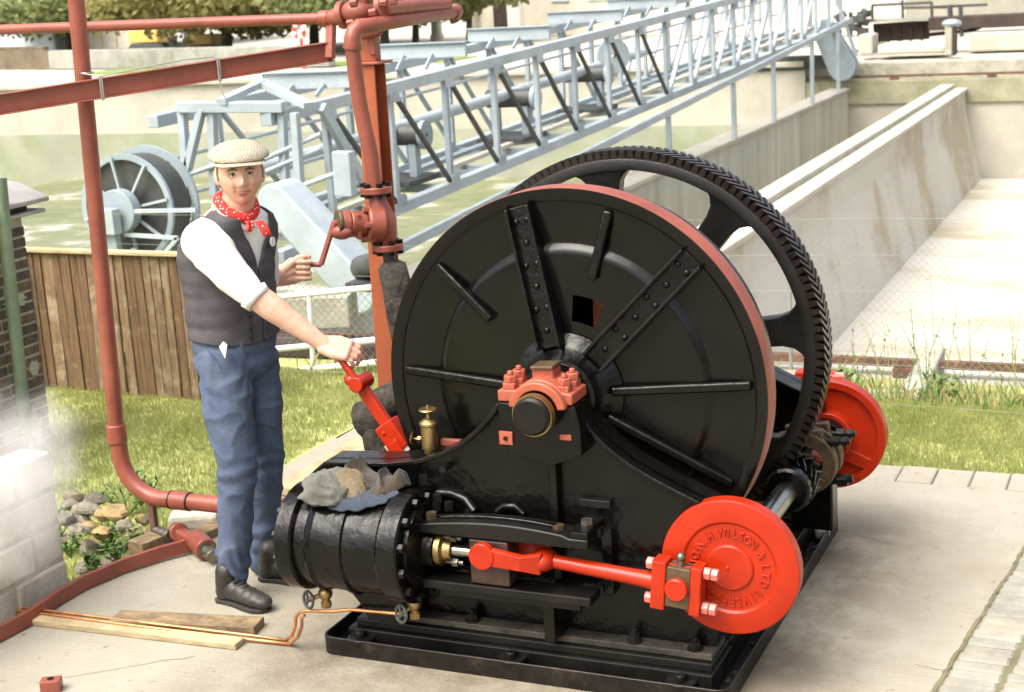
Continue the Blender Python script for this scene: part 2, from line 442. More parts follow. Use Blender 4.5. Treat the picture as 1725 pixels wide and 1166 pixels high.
def blades(name, n, reg, hmin, hmax, w, m, lean=.5):
    """n grass blades scattered by reg() -> (x, y, z); every blade is one bent strip"""
    Vv = np.zeros((n, 4, 3)); 
    for i in range(n):
        x, y, z = reg(); a = random.uniform(0, 2 * pi); h = random.uniform(hmin, hmax); l = random.uniform(0, lean) * h; b = random.uniform(0, 2 * pi)
        dx, dy = cos(a) * w / 2, sin(a) * w / 2; lx, ly = cos(b) * l, sin(b) * l
        Vv[i] = ((x - dx, y - dy, z - .01), (x + dx, y + dy, z - .01), (x + lx * .4 + dx * .7, y + ly * .4 + dy * .7, z + h * .6), (x + lx, y + ly, z + h))
    me = bpy.data.meshes.new(name)
    idx = np.arange(n)[:, None] * 4
    me.from_pydata(Vv.reshape(-1, 3).tolist(), [], np.concatenate([idx + [0, 1, 2], idx + [0, 2, 3]]).tolist())
    me.materials.append(m)
    return stuff(put(name, me))
def tuft(x, y): return mnoise.noise((x * 2.1, y * 2.1, 7)) + .6 * mnoise.noise((x * 6, y * 6, 2))
def reg_left():
    while True:
        x, y = random.uniform(-5.2, SLAB_L - .03), random.uniform(.05, 3.3)
        if tuft(x, y) > random.uniform(-1.1, .1): return x, y, lawn_z(x, y)
def reg_back():
    while True:
        x, y = random.uniform(-2.2, .1), random.uniform(2.28, 3.4)
        if tuft(x, y) > random.uniform(-1.1, .1): return x, y, lawn_z(x, y)
def reg_right():
    while True:
        x, y = random.uniform(.1, 2.7), random.uniform(2.27, 3.7)
        if tuft(x, y) > random.uniform(-1.1, .1): return x, y, lawn_z(x, y)
def reg_far():
    return (lambda x, y: (x, y, lawn_z(x, y)))(random.uniform(-3.2, 3.4), random.uniform(3.4, 4.9))
blades('grass', 98000, reg_left, .012, .036, .0048, M['grass'])
blades('grass', 18000, reg_back, .012, .034, .0048, M['grass'])
blades('grass', 60000, reg_right, .012, .036, .0048, M['grass'])
blades('grass', 3500, reg_far, .03, .15, .004, M['straw'], .7)
blades('grass', 2200, lambda: (lambda x, y: (x, y, lawn_z(x, y)))(random.uniform(-3.2, 3.4), random.uniform(3.3, 4.9)), .04, .14, .008, M['weed'], .7)

# ------------------------------------------------------------ settling tanks behind
NY, FY = 5.45, 28.8       # near and far tank walls
def wall(name, a, b, m, label, bevel=.02, cat='wall', group=None):
    return tag(MB().box2(a, b).build(name, m, smooth=0, bevel=bevel), label, cat, group)
structure(MB().box2((-26, NY, -2.75), (-5.3, FY, -2.42)).build('water', M['algae_sky'], smooth=0))
structure(MB().box2((-5.3, NY, -2.75), (30, FY, -2.46)).build('tank_floor', M['tank_floor'], smooth=0))
nw = wall('tank_wall', (-26, 5.06, -2.8), (30, NY, -.40), M['kerb'], 'low concrete near tank wall carrying the near rusty rail')
# left far wall: sunlit upper face over a damp darker foot
lw = thing('tank_wall', (-16, FY, -1.2), 'long pale concrete wall at the far end of the flooded left tank, damp along its foot', 'wall')
MB().box2((-60, FY, -1.25), (-5.9, FY + .5, -.02)).build('upper_face', M['conc_pale'], lw, 0)
MB().box2((-60, FY - .05, -2.8), (-5.9, FY + .5, -1.25)).build('damp_foot', M['conc_wet'], lw, 0)
MB().box2((-60, FY - .12, -.02), (-5.9, FY + .9, .10)).build('coping', M['conc_pale'], lw, 0, .02)
# right far wall under the far rail
rw = thing('tank_wall', (4, FY, -1.3), 'far end wall of the empty right tanks, mossy along its top', 'wall')
MB().box2((-5.88, FY + .02, -2.8), (34, FY + .5, -.86)).build('lower_face', M['conc_pale'], rw, 0)
MB().box2((-5.88, FY - .04, -.86), (34, FY + .5, -.36)).build('mossy_top', M['conc_moss'], rw, 0, .02)
MB().box2((-5.88, FY + .52, -.6), (34, FY + .9, -.02)).build('kerb', M['kerb'], rw, 0, .02)
# dividing walls
dw = thing('dividing_wall', (-5, 17, -1.4), 'left dividing wall with stained vertical face beside the bridge', 'wall', None)
MB().box2((-5.28, NY, -2.7), (-4.95, FY - .06, -.56)).build('wall_face', M['conc_streak'], dw, 0, .01)
MB().box2((-5.34, NY, -.56), (-4.90, FY - .06, -.49)).build('coping', M['conc_pale'], dw, 0, .012)
bw = thing('dividing_wall', (-2.8, 17, -1.4), 'right dividing wall, pale ridge with a long battered slope into the empty tank', 'wall')
MB().prism([(-2.98, -2.7), (-2.98, -.62), (-2.52, -.62), (-2.50, -1.05), (-2.16, -2.465), (-2.18, -2.7)], lambda a, b, t: (a, t, b), NY, FY - .02).build('battered_face', M['tank_floor'], bw, 0)
MB().box2((-3.02, NY, -.62), (-2.74, FY - .02, -.47)).build('ridge', M['conc_pale'], bw, 0, .015)
MB().box2((-2.735, NY, -.62), (-2.46, FY - .02, -.55)).build('ridge', M['conc_pale'], bw, 0, .015)
# block lying in the channel
tag(MB().box((-3.9, 15.5, -2.05), (.9, .5, .8), Matrix.Rotation(.2, 3, 'Z')).build('concrete_block', M['conc_pale'], bevel=.03), 'pale concrete block lying in the channel between the dividing walls', 'block')
# the two rails
def rail(y, z, label, n, step, x0):
    r = thing('rail', (2, y, z), label, 'rail')
    MB().box2((-14, y - .03, z), (16, y + .03, z + .05)).build('rail_bar', M['rail_rust'], r, 0)
    me = None
    for k in range(n):
        if me is None:
            o = MB().box((x0, y - .01, z - .035), (.18, .12, .065)).build('clip', M['rail_rust'], r, 0); me = o.data
        else: put('clip', me, r, (x0 + k * step, y - .01, z - .035))
rail(5.30, -.335, 'rusty crane rail along the near tank wall behind the weeds', 14, 1.05, -5.0)
rail(FY + .10, -.30, 'rusty crane rail along the far wall of the right tanks', 14, 2.0, -6.0)
# ledge, pit and ramped kerb in front of the near wall (right side)
tag(MB().box2((.72, 4.55, -.60), (3.4, 5.02, -.43)).build('concrete_ledge', M['kerb'], bevel=.012), 'flat concrete ledge below the near rail at the right', 'ledge')
tag(MB().prism([(0.331, 4.194), (0.485, 4.202), (0.439, 5.618), (0.310, 5.642)], lambda a, b, t: (a, b, t), -.62, -.27).build('ramp_kerb', M['kerb'], bevel=.012), 'sloping concrete kerb running from the lawn up to the near rail', 'kerb')
pit = thing('pit', (0, 4.45, -.6), 'small pit with a dark timber cover beside the sloping kerb', 'pit')
MB().box2((-.35, 4.42, -.62), (.34, 4.6, -.30)).build('kerb', M['kerb'], pit, 0, .012)
MB().box2((-.30, 4.3, -.60), (.36, 4.41, -.33)).build('cover', M['wood_dark'], pit, 0, .01)
bc = thing('brick_course', (1.9, 4.5, -.55), 'single course of red bricks below the concrete ledge at the right', 'bricks')
bm_ = MB().box((0, 0, 0), (.2, .1, .07)); b2 = bpy.data.meshes.new('brick'); b2.from_pydata(bm_.v, [], bm_.f)
M['redbrick'] = mat('red_brick', (.26, .09, .06), .9, var=.25, scale=14, bump=.5); b2.materials.append(M['redbrick'])
for k in range(12):
    put('brick', b2, bc, (.86 + k * .215, 4.49, -.45 + random.uniform(-.006, .006)))
    put('brick', b2, bc, (.76 + k * .215, 4.485, -.53 + random.uniform(-.006, .006)))

# far bank
structure(MB().box2((-1200, FY + .9, -.6), (-5.9, 1500, -.03)).build('far_bank', M['conc_pale'], smooth=0))
structure(MB().box2((-5.88, FY + .92, -.7), (1200, 1500, -.10)).build('far_bank', M['conc_pale'], smooth=0))
M['far_grass'] = mat('far_lawn', (.17, .24, .05), .95, var=.2, scale=.5)
structure(MB().box2((-11, 62, -.11), (14, 90, -.06)).build('lawn', M['far_grass'], smooth=0))
structure(MB().box2((-30.5, 34.5, -.04), (-17.5, 36.9, .0)).build('lawn', M['far_grass'], smooth=0))

# ------------------------------------------------------------ left: brick wall, stone wall, fence
# brick engine-house wall seen along its face (face looks to +x, ends at y = 1.63)
BX, BYE = -3.75, 1.635
bwall = thing('brick_wall', (BX - .11, 1.2, 0), 'sooty brown brick wall end under a slated coping at the left edge', 'wall')
MB().box2((BX - .30, .30, -.5), (BX - .001, BYE - .004, 1.245)).build('mortar', M['mortar'], bwall, 0)
def brick_mesh(lx, lz, m):
    b = MB().box((0, 0, 0), (.05, lx, lz - .003)); me = bpy.data.meshes.new('brick'); me.from_pydata(b.v, [], b.f); me.materials.append(m); return me
bst = [brick_mesh(.198, .047, M['brick']), brick_mesh(.198, .047, M['brick2'])]
bhd = [brick_mesh(.090, .047, M['brick']), brick_mesh(.090, .047, M['brick2'])]
row, z = 0, -.30
while z < 1.22:
    if row % 2 == 0: y, L_, ms = BYE, .198, bst
    else: y, L_, ms = BYE, .090, bhd
    while y > .45:
        if row % 2 == 1 and y == BYE:
            mm, l = bst, .145
        else: mm, l = ms, L_
        put('brick', random.choice(mm), bwall, (BX - .021 + random.uniform(-.004, .004), y - l / 2, z + random.uniform(-.002, .002)), None, (1, l / L_ if mm is ms else l / .198, 1))
        y -= l + .014
    z += .0585; row += 1
MB().box2((BX - .40, .3, 1.246), (BX + .08, BYE + .10, 1.266)).build('drip_course', M['slate'], bwall, 0, .004)
MB().box2((BX - .34, .3, 1.267), (BX + .02, BYE + .03, 1.30)).build('coping_course', M['brick'], bwall, 0, .004)
MB().prism([(BX - .4, 1.301), (BX + .09, 1.301), (BX + .09, 1.325), (BX - .1, 1.40), (BX - .4, 1.42)], lambda a, b, t: (a, t, b), .3, BYE + .13).build('roof_slab', M['slate'], bwall, 0, .006)
# pale mortar smears on the bricks
for (y, z, a, b) in ((1.50, .80, .10, .05), (1.57, .42, .05, .06), (1.52, .12, .06, .10), (1.47, -.02, .12, .07)):
    mb = MB(); n = 26
    pl = [(y + a * (.75 + .55 * mnoise.noise((3 * cos(2 * pi * k / n) + y * 9, 3 * sin(2 * pi * k / n), z * 5))) * cos(2 * pi * k / n), z + b * (.75 + .55 * mnoise.noise((3 * cos(2 * pi * k / n), 3 * sin(2 * pi * k / n) + y * 7, z * 5))) * sin(2 * pi * k / n)) for k in range(n)]
    mb.prism(pl, lambda p, q, t: (t, min(p, BYE - .004), q), BX - .004, BX + .010).build('mortar_smear', M['mortar'], bwall, 30, .004)
dpipe = thing('downpipe', (-3.660, 1.358, 0.675), 'faded green downpipe standing against the brick wall', 'pipe')
MB().tube([(-3.660, 1.416, 1.471), (-3.660, 1.396, 1.168), (-3.660, 1.352, 0.134)], .034, 14).build('pipe', M['greenpipe'], dpipe)

# pale stone wall along the slab's left side (face looks to +x)
SX, SYE = -2.215, -.075
swall = thing('stone_wall', (SX - .12, -.8, 0), 'pale stone block wall half lost in steam at the bottom left', 'wall')
MB().box2((SX - .30, -2.2, -.3), (SX - .012, SYE - .01, .50)).build('mortar', M['mortar'], swall, 0)
row, z = 0, -.02
while z < .5:
    h = (.150, .165, .140, .16)[row % 4]
    y = SYE
    first = (.30, .17, .36, .22)[row % 4]
    l = first
    while y > -2.1:
        MB().box((SX - .08 + random.uniform(-.006, .006), y - l / 2, z + h / 2), (.15, l - .012, h - .012)).build('stone_block', M['stone'], swall, 0, .012)
        y -= l; l = random.uniform(.26, .42)
    z += h; row += 1

# steam drifting over the foot of the wall
STEAM = (  # (centre, radius)
    ((-2.050, -0.484, 0.600), .30), ((-2.120, -0.257, 0.579), .20), ((-2.000, -0.646, 0.466), .26), ((-2.200, -0.312, 0.686), .22), ((-2.050, -0.416, 0.447), .17), ((-2.150, -0.229, 0.684), .24), ((-2.150, -0.387, 0.760), .24))
sm_b = MB()
for c, r in [(c_, (r_, r_, r_)) for c_, r_ in STEAM]:
    sm_b.ball(c, r, 20, 12)
so = sm_b.build('steam', None, None, 30)
so['kind'] = 'stuff'; so['label'] = 'white steam drifting across the left wall'
rm = so.modifiers.new('remesh', 'REMESH'); rm.mode = 'VOXEL'; rm.voxel_size = .03
mm = bpy.data.materials.new('steam'); mm.use_nodes = True
t = mm.node_tree; N = t.nodes; L = t.links
N.remove(N['Principled BSDF'])
pv = N.new('ShaderNodeVolumePrincipled'); pv.inputs['Color'].default_value = (.97, .97, .96, 1); pv.inputs['Anisotropy'].default_value = 0
tc = N.new('ShaderNodeTexCoord')
f = noise_n(N, L, tc.outputs['Object'], 5.5, 7, .62)
# density falls away towards the cloud's edge so that it has no outline
gp = N.new('ShaderNodeNewGeometry').outputs['Position']
md = None
for c, r in STEAM:
    v = N.new('ShaderNodeVectorMath'); v.operation = 'DISTANCE'; L.new(gp, v.inputs[0]); v.inputs[1].default_value = c
    mr = N.new('ShaderNodeMapRange'); mr.inputs['From Min'].default_value = 0; mr.inputs['From Max'].default_value = r; mr.inputs['To Min'].default_value = 1; mr.inputs['To Max'].default_value = 0
    L.new(v.outputs['Value'], mr.inputs['Value'])
    md = mr.outputs[0] if md is None else math_n(N, L, 'MAXIMUM', md, mr.outputs[0])
dn = math_n(N, L, 'MULTIPLY', math_n(N, L, 'MAXIMUM', math_n(N, L, 'SUBTRACT', math_n(N, L, 'ADD', md, math_n(N, L, 'MULTIPLY', f, 1.9)), 1.14), 0), 3.4)
L.new(dn, pv.inputs['Density'])
L.new(pv.outputs[0], N['Material Output'].inputs['Volume'])
so.data.materials.clear(); so.data.materials.append(mm)

# close-boarded fence
fence = thing('wooden_fence', (-3.9, 2.55, 0), 'weathered brown close boarded fence with a pale capping rail', 'fence')
MB().bar((-5.0, 2.56, .872), (-3.15, 2.56, .862), .07, .022).build('capping_rail', M['wood_pale'], fence, 0, .004)
for z in (.2, .68): MB().bar((-5.0, 2.60, z), (-3.15, 2.60, z), .04, .07).build('rail', M['wood2'], fence, 0)
x = -4.98
while x < -3.17:
    w = random.uniform(.058, .085)
    top = .858
    mb = MB().box((x + w / 2, 2.563 + random.uniform(-.006, .008), (top - .06) / 2 - .0), (w - random.uniform(.002, .009), .020, top + .06), Matrix.Rotation(random.uniform(-.012, .012), 3, 'Y') @ Matrix.Rotation(random.uniform(-.16, .16), 3, 'Z'))
    mb.build('board', M['wood'] if random.random() < .55 else M['wood2'], fence, 0, .003)
    x += w
tag(MB().box((-4.62, 2.50, .42), (.07, .07, .88)).build('fence_post', M['wood'], None, 0, .006), 'split timber post at the left end of the boarded fence', 'post')

# rubble bank between stone wall, lawn and slab
rub = [(-2.627, 0.550, 0.099), (-2.643, 0.520, 0.056), (-2.530, 0.550, 0.079), (-2.468, 0.550, 0.096), (-2.581, 0.500, 0.027), (-2.510, 0.500, 0.014), (-2.379, 0.500, 0.060), (-2.607, 0.450, 0.034), (-2.665, 0.450, 0.085), (-2.655, 0.650, 0.110), (-2.775, 0.650, 0.109), (-2.379, 0.372, -0.060), (-2.654, 0.566, -0.100), (-2.829, 0.621, -0.100), (-2.319, 0.500, 0.024), (-2.415, 0.240, -0.040), (-2.465, 0.565, -0.080), (-2.374, 0.620, 0.046), (-2.761, 0.600, 0.089), (-2.680, 0.659, -0.120)]
ORD = ('first', 'second', 'third', 'fourth', 'fifth', 'sixth', 'seventh', 'eighth', 'ninth', 'tenth')
rub.sort(key=lambda c: c[2])
rows_ = {'bottom': sorted(rub[:5], key=lambda c: c[0]), 'lower middle': sorted(rub[5:10], key=lambda c: c[0]), 'upper middle': sorted(rub[10:15], key=lambda c: c[0]), 'top': sorted(rub[15:], key=lambda c: c[0])}
k = 0
for rn, rr_ in rows_.items():
    for qn, c in enumerate(rr_):
        mb = MB().ball((0, 0, 0), 1, 10, 7)
        s = random.uniform(.030, .052); sx, sy, sz = s * random.uniform(.9, 1.5), s, s * random.uniform(.6, .85); sd = random.uniform(0, 99)
        mb.v = [(p[0] * sx * (1 + .5 * mnoise.noise((p[0] * 1.3 + sd, p[1] * 1.3, p[2] * 1.3))), p[1] * sy * (1 + .5 * mnoise.noise((p[0] * 1.3, p[1] * 1.3 + sd, p[2]))), p[2] * sz * (1 + .5 * mnoise.noise((p[0], p[1] * 1.3 + sd, p[2] * 1.3)))) for p in mb.v]
        mb.v = [(p[0] + c[0], p[1] + c[1], p[2] + c[2] - .015) for p in mb.v]
        mi = random.choice((0, 1, 1, 0))
        tag(mb.build('rubble_stone', M[('rubble', 'rubble2')[mi]], None, 25), '%s rubble stone, %s from the left in the %s row of the bank' % (('yellow brown', 'grey')[mi], ORD[qn], rn), 'stone', 'rubble stones in the bank')
        k += 1
def plant(c, h, n, m, label, name='weed', spread=.5, leaf=.03, cat='plant', group=None, stem=.004, leaves=7):
    p = thing(name, c, label, cat, group)
    st, lf = MB(), MB()
    for k in range(n):
        a = random.uniform(0, 2 * pi); l = random.uniform(.1, spread) * h; hh = h * random.uniform(.6, 1)
        b = V(c); tip = b + V(cos(a) * l, sin(a) * l, hh); mid = (b + tip) / 2 + V(0, 0, hh * .1) + V(random.uniform(-.03, .03), 0, 0)
        st.tube([b, mid, tip], [stem, stem * .8, stem * .4], 5)
        for q in range(leaves):
            f = random.uniform(.25, 1); P = b.lerp(mid, f * 2) if f < .5 else mid.lerp(tip, f * 2 - 1)
            d = V(random.uniform(-1, 1), random.uniform(-1, 1), random.uniform(-.2, .9)).normalized() * leaf * random.uniform(.6, 1.4); sd = d.cross(V(0, 0, 1)).normalized() * leaf * .3
            lf.add([P, P + d * .5 + sd, P + d, P + d * .5 - sd], [(0, 1, 2, 3)])
    st.build('stem', m if leaves > 3 else M['straw'], p); stuff(lf.build('leaf_cluster', m, p, 0))
    return p
RW = [((-2.746, 0.969, -0.120), .17), ((-2.673, 0.990, -0.060), .18), ((-2.472, 0.510, -0.080), .13), ((-2.301, 0.441, -0.050), .11), ((-2.534, 0.304, -0.050), .11), ((-2.260, 0.128, -0.020), .08), ((-2.857, 0.613, -0.100), .15), ((-2.241, 0.262, -0.030), .1)]
for k, (c, h) in enumerate(sorted(RW)): plant(c, h, 9, M['weed'], 'leafy green weed among the rubble stones, %s from the left' % ORD[k], 'weed', .8, .035, 'plant', 'weeds among the rubble', leaves=8)
# tall thin weeds by the near rail on the right
TW = [((0.383, 3.900, -0.131), .55), ((0.648, 3.900, -0.140), .85), ((0.432, 4.100, -0.094), .42), ((0.804, 4.200, -0.100), .6), ((0.091, 4.000, -0.086), .45), ((0.299, 3.900, -0.118), .4), ((0.980, 4.100, -0.134), .5), ((0.566, 4.000, -0.113), .65), ((1.049, 4.200, -0.087), .6), ((0.155, 4.200, -0.136), .5)]
for k, (c, h) in enumerate(sorted(TW)):
    plant((c[0], c[1], lawn_z(c[0], c[1])), h, 4, M['weed'], 'tall wispy weed in front of the near rail, %s from the left' % ORD[k], 'weed', .35, .022, 'plant', 'wispy weeds by the near rail', .0025, 9 if k % 3 else 3)
for c, h in [((0.637, 4.200, -0.145), .22), ((0.090, 4.000, -0.122), .2)]:
    plant((c[0], c[1], lawn_z(c[0], c[1])), h, 12, M['weed'], 'bushy green weed beside the sloping kerb' if c[0] > .4 else 'bushy green weed behind the far red crank disc', 'weed', .8, .05, 'plant', None, .003, 9)

# strained wire fence: five pale wires and thin posts running between slab and tanks
wf = thing('wire_fence', (0, 2.75, 0), 'strained pale wire fence crossing the whole lawn behind the machine', 'fence')
for z in (.15, .35, .72, .9, 1.08):
    mb = MB(); pts = [(xx, 2.72, z + lawn_z(xx, 2.72) * .2 + .012 * sin(xx * 2.1)) for xx in np.linspace(-9, 4.2, 40)]
    mb.tube(pts, .0010, 5).build('wire', M['wire_white'], wf)
for xx in (-6.2, 4.1):
    MB().box2((xx - .02, 2.70, -.1), (xx + .02, 2.74, 1.12)).build('post', M['dark_iron'], wf, 0)
# chain link panel between them, right of the machine and behind the man
def mesh_net(name, x0, x1, y, z0, z1, s, r, m, parent):
    mb = MB(); n = int((x1 - x0 + (z1 - z0)) / s)
    for sgn in (1, -1):
        for k in range(-1, n + 1):
            xa = x0 + k * s - (z1 - z0 if sgn > 0 else 0); za, zb = z0, z1
            xb = xa + (z1 - z0); 
            a0, a1 = max(xa, x0), min(xb, x1)
            if a1 - a0 < .01: continue
            f0, f1 = (a0 - xa) / (xb - xa), (a1 - xa) / (xb - xa)
            p0 = (a0, y, z0 + f0 * (z1 - z0)) if sgn > 0 else (a0, y, z1 - f0 * (z1 - z0))
            p1 = (a1, y, z0 + f1 * (z1 - z0)) if sgn > 0 else (a1, y, z1 - f1 * (z1 - z0))
            mb.tube([p0, p1], r, 4, False)
    o = mb.build(name, m, parent); o['kind'] = 'stuff'; return o
cl = thing('chain_link_fence', (1.4, 4.75, -.3), 'fine chain link fence beside the near rail at the right', 'fence')
mesh_net('netting', -.4, 3.2, 4.75, -.30, .62, .05, .0009, M['wire'], cl)
for xx in (-.4, 3.2): MB().cyl((xx, 4.75, -.5), (xx, 4.75, .64), .012).build('post', M['wire'], cl)
# white tubular handrail with netting behind the man
HY = 3.45
hr = thing('handrail', (-3, HY, 0), 'white tubular handrail with netting behind the steel column', 'railing')
hz = [(-2.640, 3.450, 0.508), (-3.401, 3.450, 0.416), (-2.670, 3.450, 0.171), (-3.438, 3.450, 0.075)]
MB().tube([hz[1], hz[0]], .020).build('top_rail', M['white'], hr)
MB().tube([hz[3], hz[2]], .020).build('middle_rail', M['white'], hr)
MB().tube([(-3.456, 3.450, -0.084), (-2.683, 3.450, 0.026)], .020).build('bottom_rail', M['white'], hr)
for a, b in (((-3.152, 3.450, 0.440), (-3.174, 3.450, -0.117)), ((-2.432, 3.450, 0.533), (-2.453, 3.450, -0.077))):
    MB().tube([a, b], .017).build('post', M['white'], hr)
mesh_net('netting', hz[1][0], hz[0][0] + .25, HY + .03, hz[2][2] - .18, hz[0][2], .055, .0016, M['wire'], hr)

# ------------------------------------------------------------ travelling scraper bridge
bt = 'pale blue grey steel lattice travelling bridge spanning the settling tanks'
br = thing('scraper_bridge', (-5.7, 6.5, .2), bt, 'bridge')
XF, XR = -5.2, -6.35
def zb(y): return .19 + (y - 9.5) * .031
def zt(y): return 1.325 + (y - 8.5) * .029
B, BD, DI = M['bridge'], M['bridge_dk'], M['dark_iron']
PY = [6.05 + 1.22 * k for k in range(20)]
for X in (XF, XR):
    MB().bar((X, 6.3, zt(6.3)), (X, 29.3, zt(29.3)), .11, .11).build('top_chord', B, br, 0, .008)
    MB().bar((X, 6.3, zb(6.3)), (X, 29.3, zb(29.3)), .11, .11).build('bottom_chord', B, br, 0, .008)
    for k, y in enumerate(PY[1:], 1):
        MB().bar((X, y, zb(y) + .05), (X, y, zt(y) - .05), .055, .07, (0, 1, 0)).build('post', B if k % 3 else BD, br, 0)
        if k < len(PY) - 1:
            y2 = PY[k + 1]
            if k < 9:
                a, b = (X + .02, y + .06, zt(y) - .06), (X + .02, y2 - .05, zb(y2) + .06)
                MB().bar(a, b, .035, .045, (1, 0, 0)).build('diagonal_brace', DI if X == XF else BD, br, 0)
            else:
                a, b = (X + .02, y + .05, zb(y) + .06), (X + .02, y2 - .05, zt(y2) - .06)
                MB().bar(a, b, .05, .055, (1, 0, 0)).build('diagonal_brace', B, br, 0)
for k, y in enumerate(PY[1:], 1):
    for zz in (zt(y) - .085, zb(y) + .085):
        MB().prism([(y - .10, zz - .05), (y + .10, zz - .05), (y + .10, zz + .03), (y + .05, zz + .06), (y - .05, zz + .06), (y - .10, zz + .03)], lambda a, b, t: (t, a, b), XF + .056, XF + .066).build('gusset_plate', B if k % 2 else BD, br, 0, .004)
# deck, cross beams, lower scraper rail and hangers
for k, y in enumerate(PY[1:], 1):
    MB().bar((XR, y, zb(y) - .02), (XF, y, zb(y) - .02), .06, .08).build('cross_beam', BD, br, 0)
    if k % 2: MB().bar((XR, y, zb(y) - .01), (XF, y + 1.2, zb(y + 1.2) - .01), .03, .05).build('wind_brace', B, br, 0)
for xx in (-5.62, -5.94):
    MB().bar((xx, 6.5, zb(6.5) + .06), (xx, 28.9, zb(28.9) + .06), .10, .05).build('deck_beam', M['cream'] if xx > -5.7 else BD, br, 0, .006)
MB().bar((-4.92, 6.8, .0 - .19), (-4.92, 28.9, .93), .06, .10).build('scraper_rail', B, br, 0, .006)
for y in (10.5, 13.4, 16.2, 19.6, 22.2, 25.2, 27.6):
    zz = -.19 + (y - 6.8) * .0506
    MB().bar((-4.92, y, zz - .05), (-4.92, y, -.52), .07, .07, (0, 1, 0)).build('hanger', B, br, 0)
# handrail pipe and tie rails inside
MB().tube([(-5.75, 6.6, .74), (-5.75, 17.6, 1.05)], .065, 12).build('water_pipe', B, br)
for zz in (.58, .92):
    MB().tube([(XR + .08, 6.3, zz), (XR + .08, 29, zz + .6)], .018, 8).build('handrail', B, br)
    MB().tube([(XF - .06, 6.3, zz - .12), (XF - .06, 8.6, zz - .06)], .020, 8).build('handrail', B, br)
# pump and gearbox sets on the deck
for y in (9.6, 12.6, 15.2):
    z0 = zb(y) + .06
    MB().box((-5.75, y, z0 + .03), (.62, .75, .06)).build('bed_plate', DI, br, 0, .008)
    for dx in (-.2, .2):
        MB().bar((-5.75 + dx, y, z0 + .06), (-5.75 + dx, y, z0 + .46), .09, .12, (0, 1, 0)).build('bearing_pedestal', BD, br, 0, .008)
    MB().cyl((-6.05, y, z0 + .5), (-5.45, y, z0 + .5), .11).build('motor', M['dark_iron'], br)
    MB().lathe([(.02, 0), (.15, 0), (.15, .05), (.02, .05)], (-5.44, y, z0 + .5), (1, 0, 0), 20).build('pulley', BD, br)
MB().lathe([(.03, 0), (.24, 0), (.24, .08), (.03, .08)], (-5.62, 15.9, 1.12), (.6, -.7, 0), 24).build('hand_wheel', B, br)
# plates carried across the top between the trusses
for y, z0 in ((8.26, 1.46), (10.60, 1.58), (13.0, 1.62), (15.65, 1.70), (18.1, 1.78)):
    MB().box2((-6.45, y - .025, z0 - .10), (XF - .15, y + .025, z0 + .05)).build('cross_plate', B, br, 0, .004)
    MB().box2((-6.47, y - .06, z0 + .051), (XF - .13, y + .06, z0 + .066)).build('plate_cap', BD, br, 0, .003)
    for xx in (-6.1, -5.75): MB().bar((xx, y - .03, z0 - .06), (xx - .05, y - .12, zt(y) - .02), .035, .035).build('bracket_strut', BD, br, 0)
# near end: portal frame, white strut, end carriage with slanting wheel cover
P0 = (-5.977, 6.200, 1.394); P1 = (-5.559, 6.200, 1.425); P2 = (-5.063, 6.400, 1.357)
MB().bar(P0, P2, .16, .09).build('portal_beam', B, br, 0, .008)
for a, b in (((-5.956, 6.200, 1.368), (-5.991, 6.200, 0.581)), ((-5.756, 6.200, 1.375), (-6.001, 6.200, 0.787)), ((-5.687, 6.250, 1.383), (-5.750, 6.250, 0.626)), ((-5.097, 6.400, 1.308), (-5.140, 6.400, 0.530)), ((-4.970, 6.400, 1.306), (-4.993, 6.400, 0.531))):
    MB().bar(a, b, .065, .075, (0, 1, 0)).build('portal_leg', B, br, 0, .006)
MB().bar((-5.559, 6.200, 1.425), (-5.533, 6.800, 1.530), .10, .05).build('portal_brace', B, br, 0)
MB().bar((-5.533, 6.800, 1.530), (-4.892, 6.500, 1.353), .10, .05).build('portal_brace', B, br, 0)
MB().bar((-5.120, 7.090, 1.288), (-5.060, 7.934, 0.190), .10, .06, (1, 0, 0)).build('end_strut', B, br, 0, .006)
MB().bar((-4.313, 6.000, 0.671), (-4.307, 6.000, 1.030), .16, .10, (0, 1, 0)).build('end_post', B, br, 0, .008)
for a, b in (((-5.245, 6.300, 0.933), (-4.801, 6.500, 1.114)), ((-5.257, 6.300, 0.823), (-4.813, 6.500, 0.995)), ((-5.979, 6.200, 0.812), (-5.622, 6.200, 0.908)), ((-5.063, 6.000, 0.643), (-4.313, 6.200, 0.884))):
    MB().tube([a, b], .022, 8).build('handrail', B, br)
def cover(c0, c1, r0, r1, y0, y1, name, m):
    """teardrop box cover: big rounded end at c0, narrowing to c1 (x, z pairs)"""
    c0, c1 = np.array(c0), np.array(c1); d = (c1 - c0) / np.linalg.norm(c1 - c0); a0 = atan2(d[1], d[0])
    poly = [(c0[0] + r0 * cos(a0 + pi / 2 + pi * k / 14), c0[1] + r0 * sin(a0 + pi / 2 + pi * k / 14)) for k in range(15)]
    poly += [(c1[0] + r1 * cos(a0 - pi / 2 + pi * k / 8), c1[1] + r1 * sin(a0 - pi / 2 + pi * k / 8)) for k in range(9)]
    return MB().prism(poly, lambda a, b, t: (a, t, b), y0, y1).build(name, m, br, 30, .02)
cA, cB = (-4.424, 5.200, 0.771), (-3.752, 5.200, 0.068)
cover((cA[0], cA[2]), (cB[0], cB[2]), .13, .15, 5.08, 5.42, 'wheel_cover', B)
cA, cB = (-5.033, 28.600, -0.024), (-5.433, 28.600, 0.764)
cover((cA[0], cA[2]), (cB[0], cB[2]), .30, .22, 28.45, 28.85, 'wheel_cover', BD)
MB().bar((-4.6, 5.28, -.12), (-7.2, 5.28, -.12), .22, .2).build('end_carriage', BD, br, 0, .01)
MB().bar((-5.15, 28.9, .06), (-7.0, 28.9, .06), .3, .3).build('end_carriage', DI, br, 0, .01)
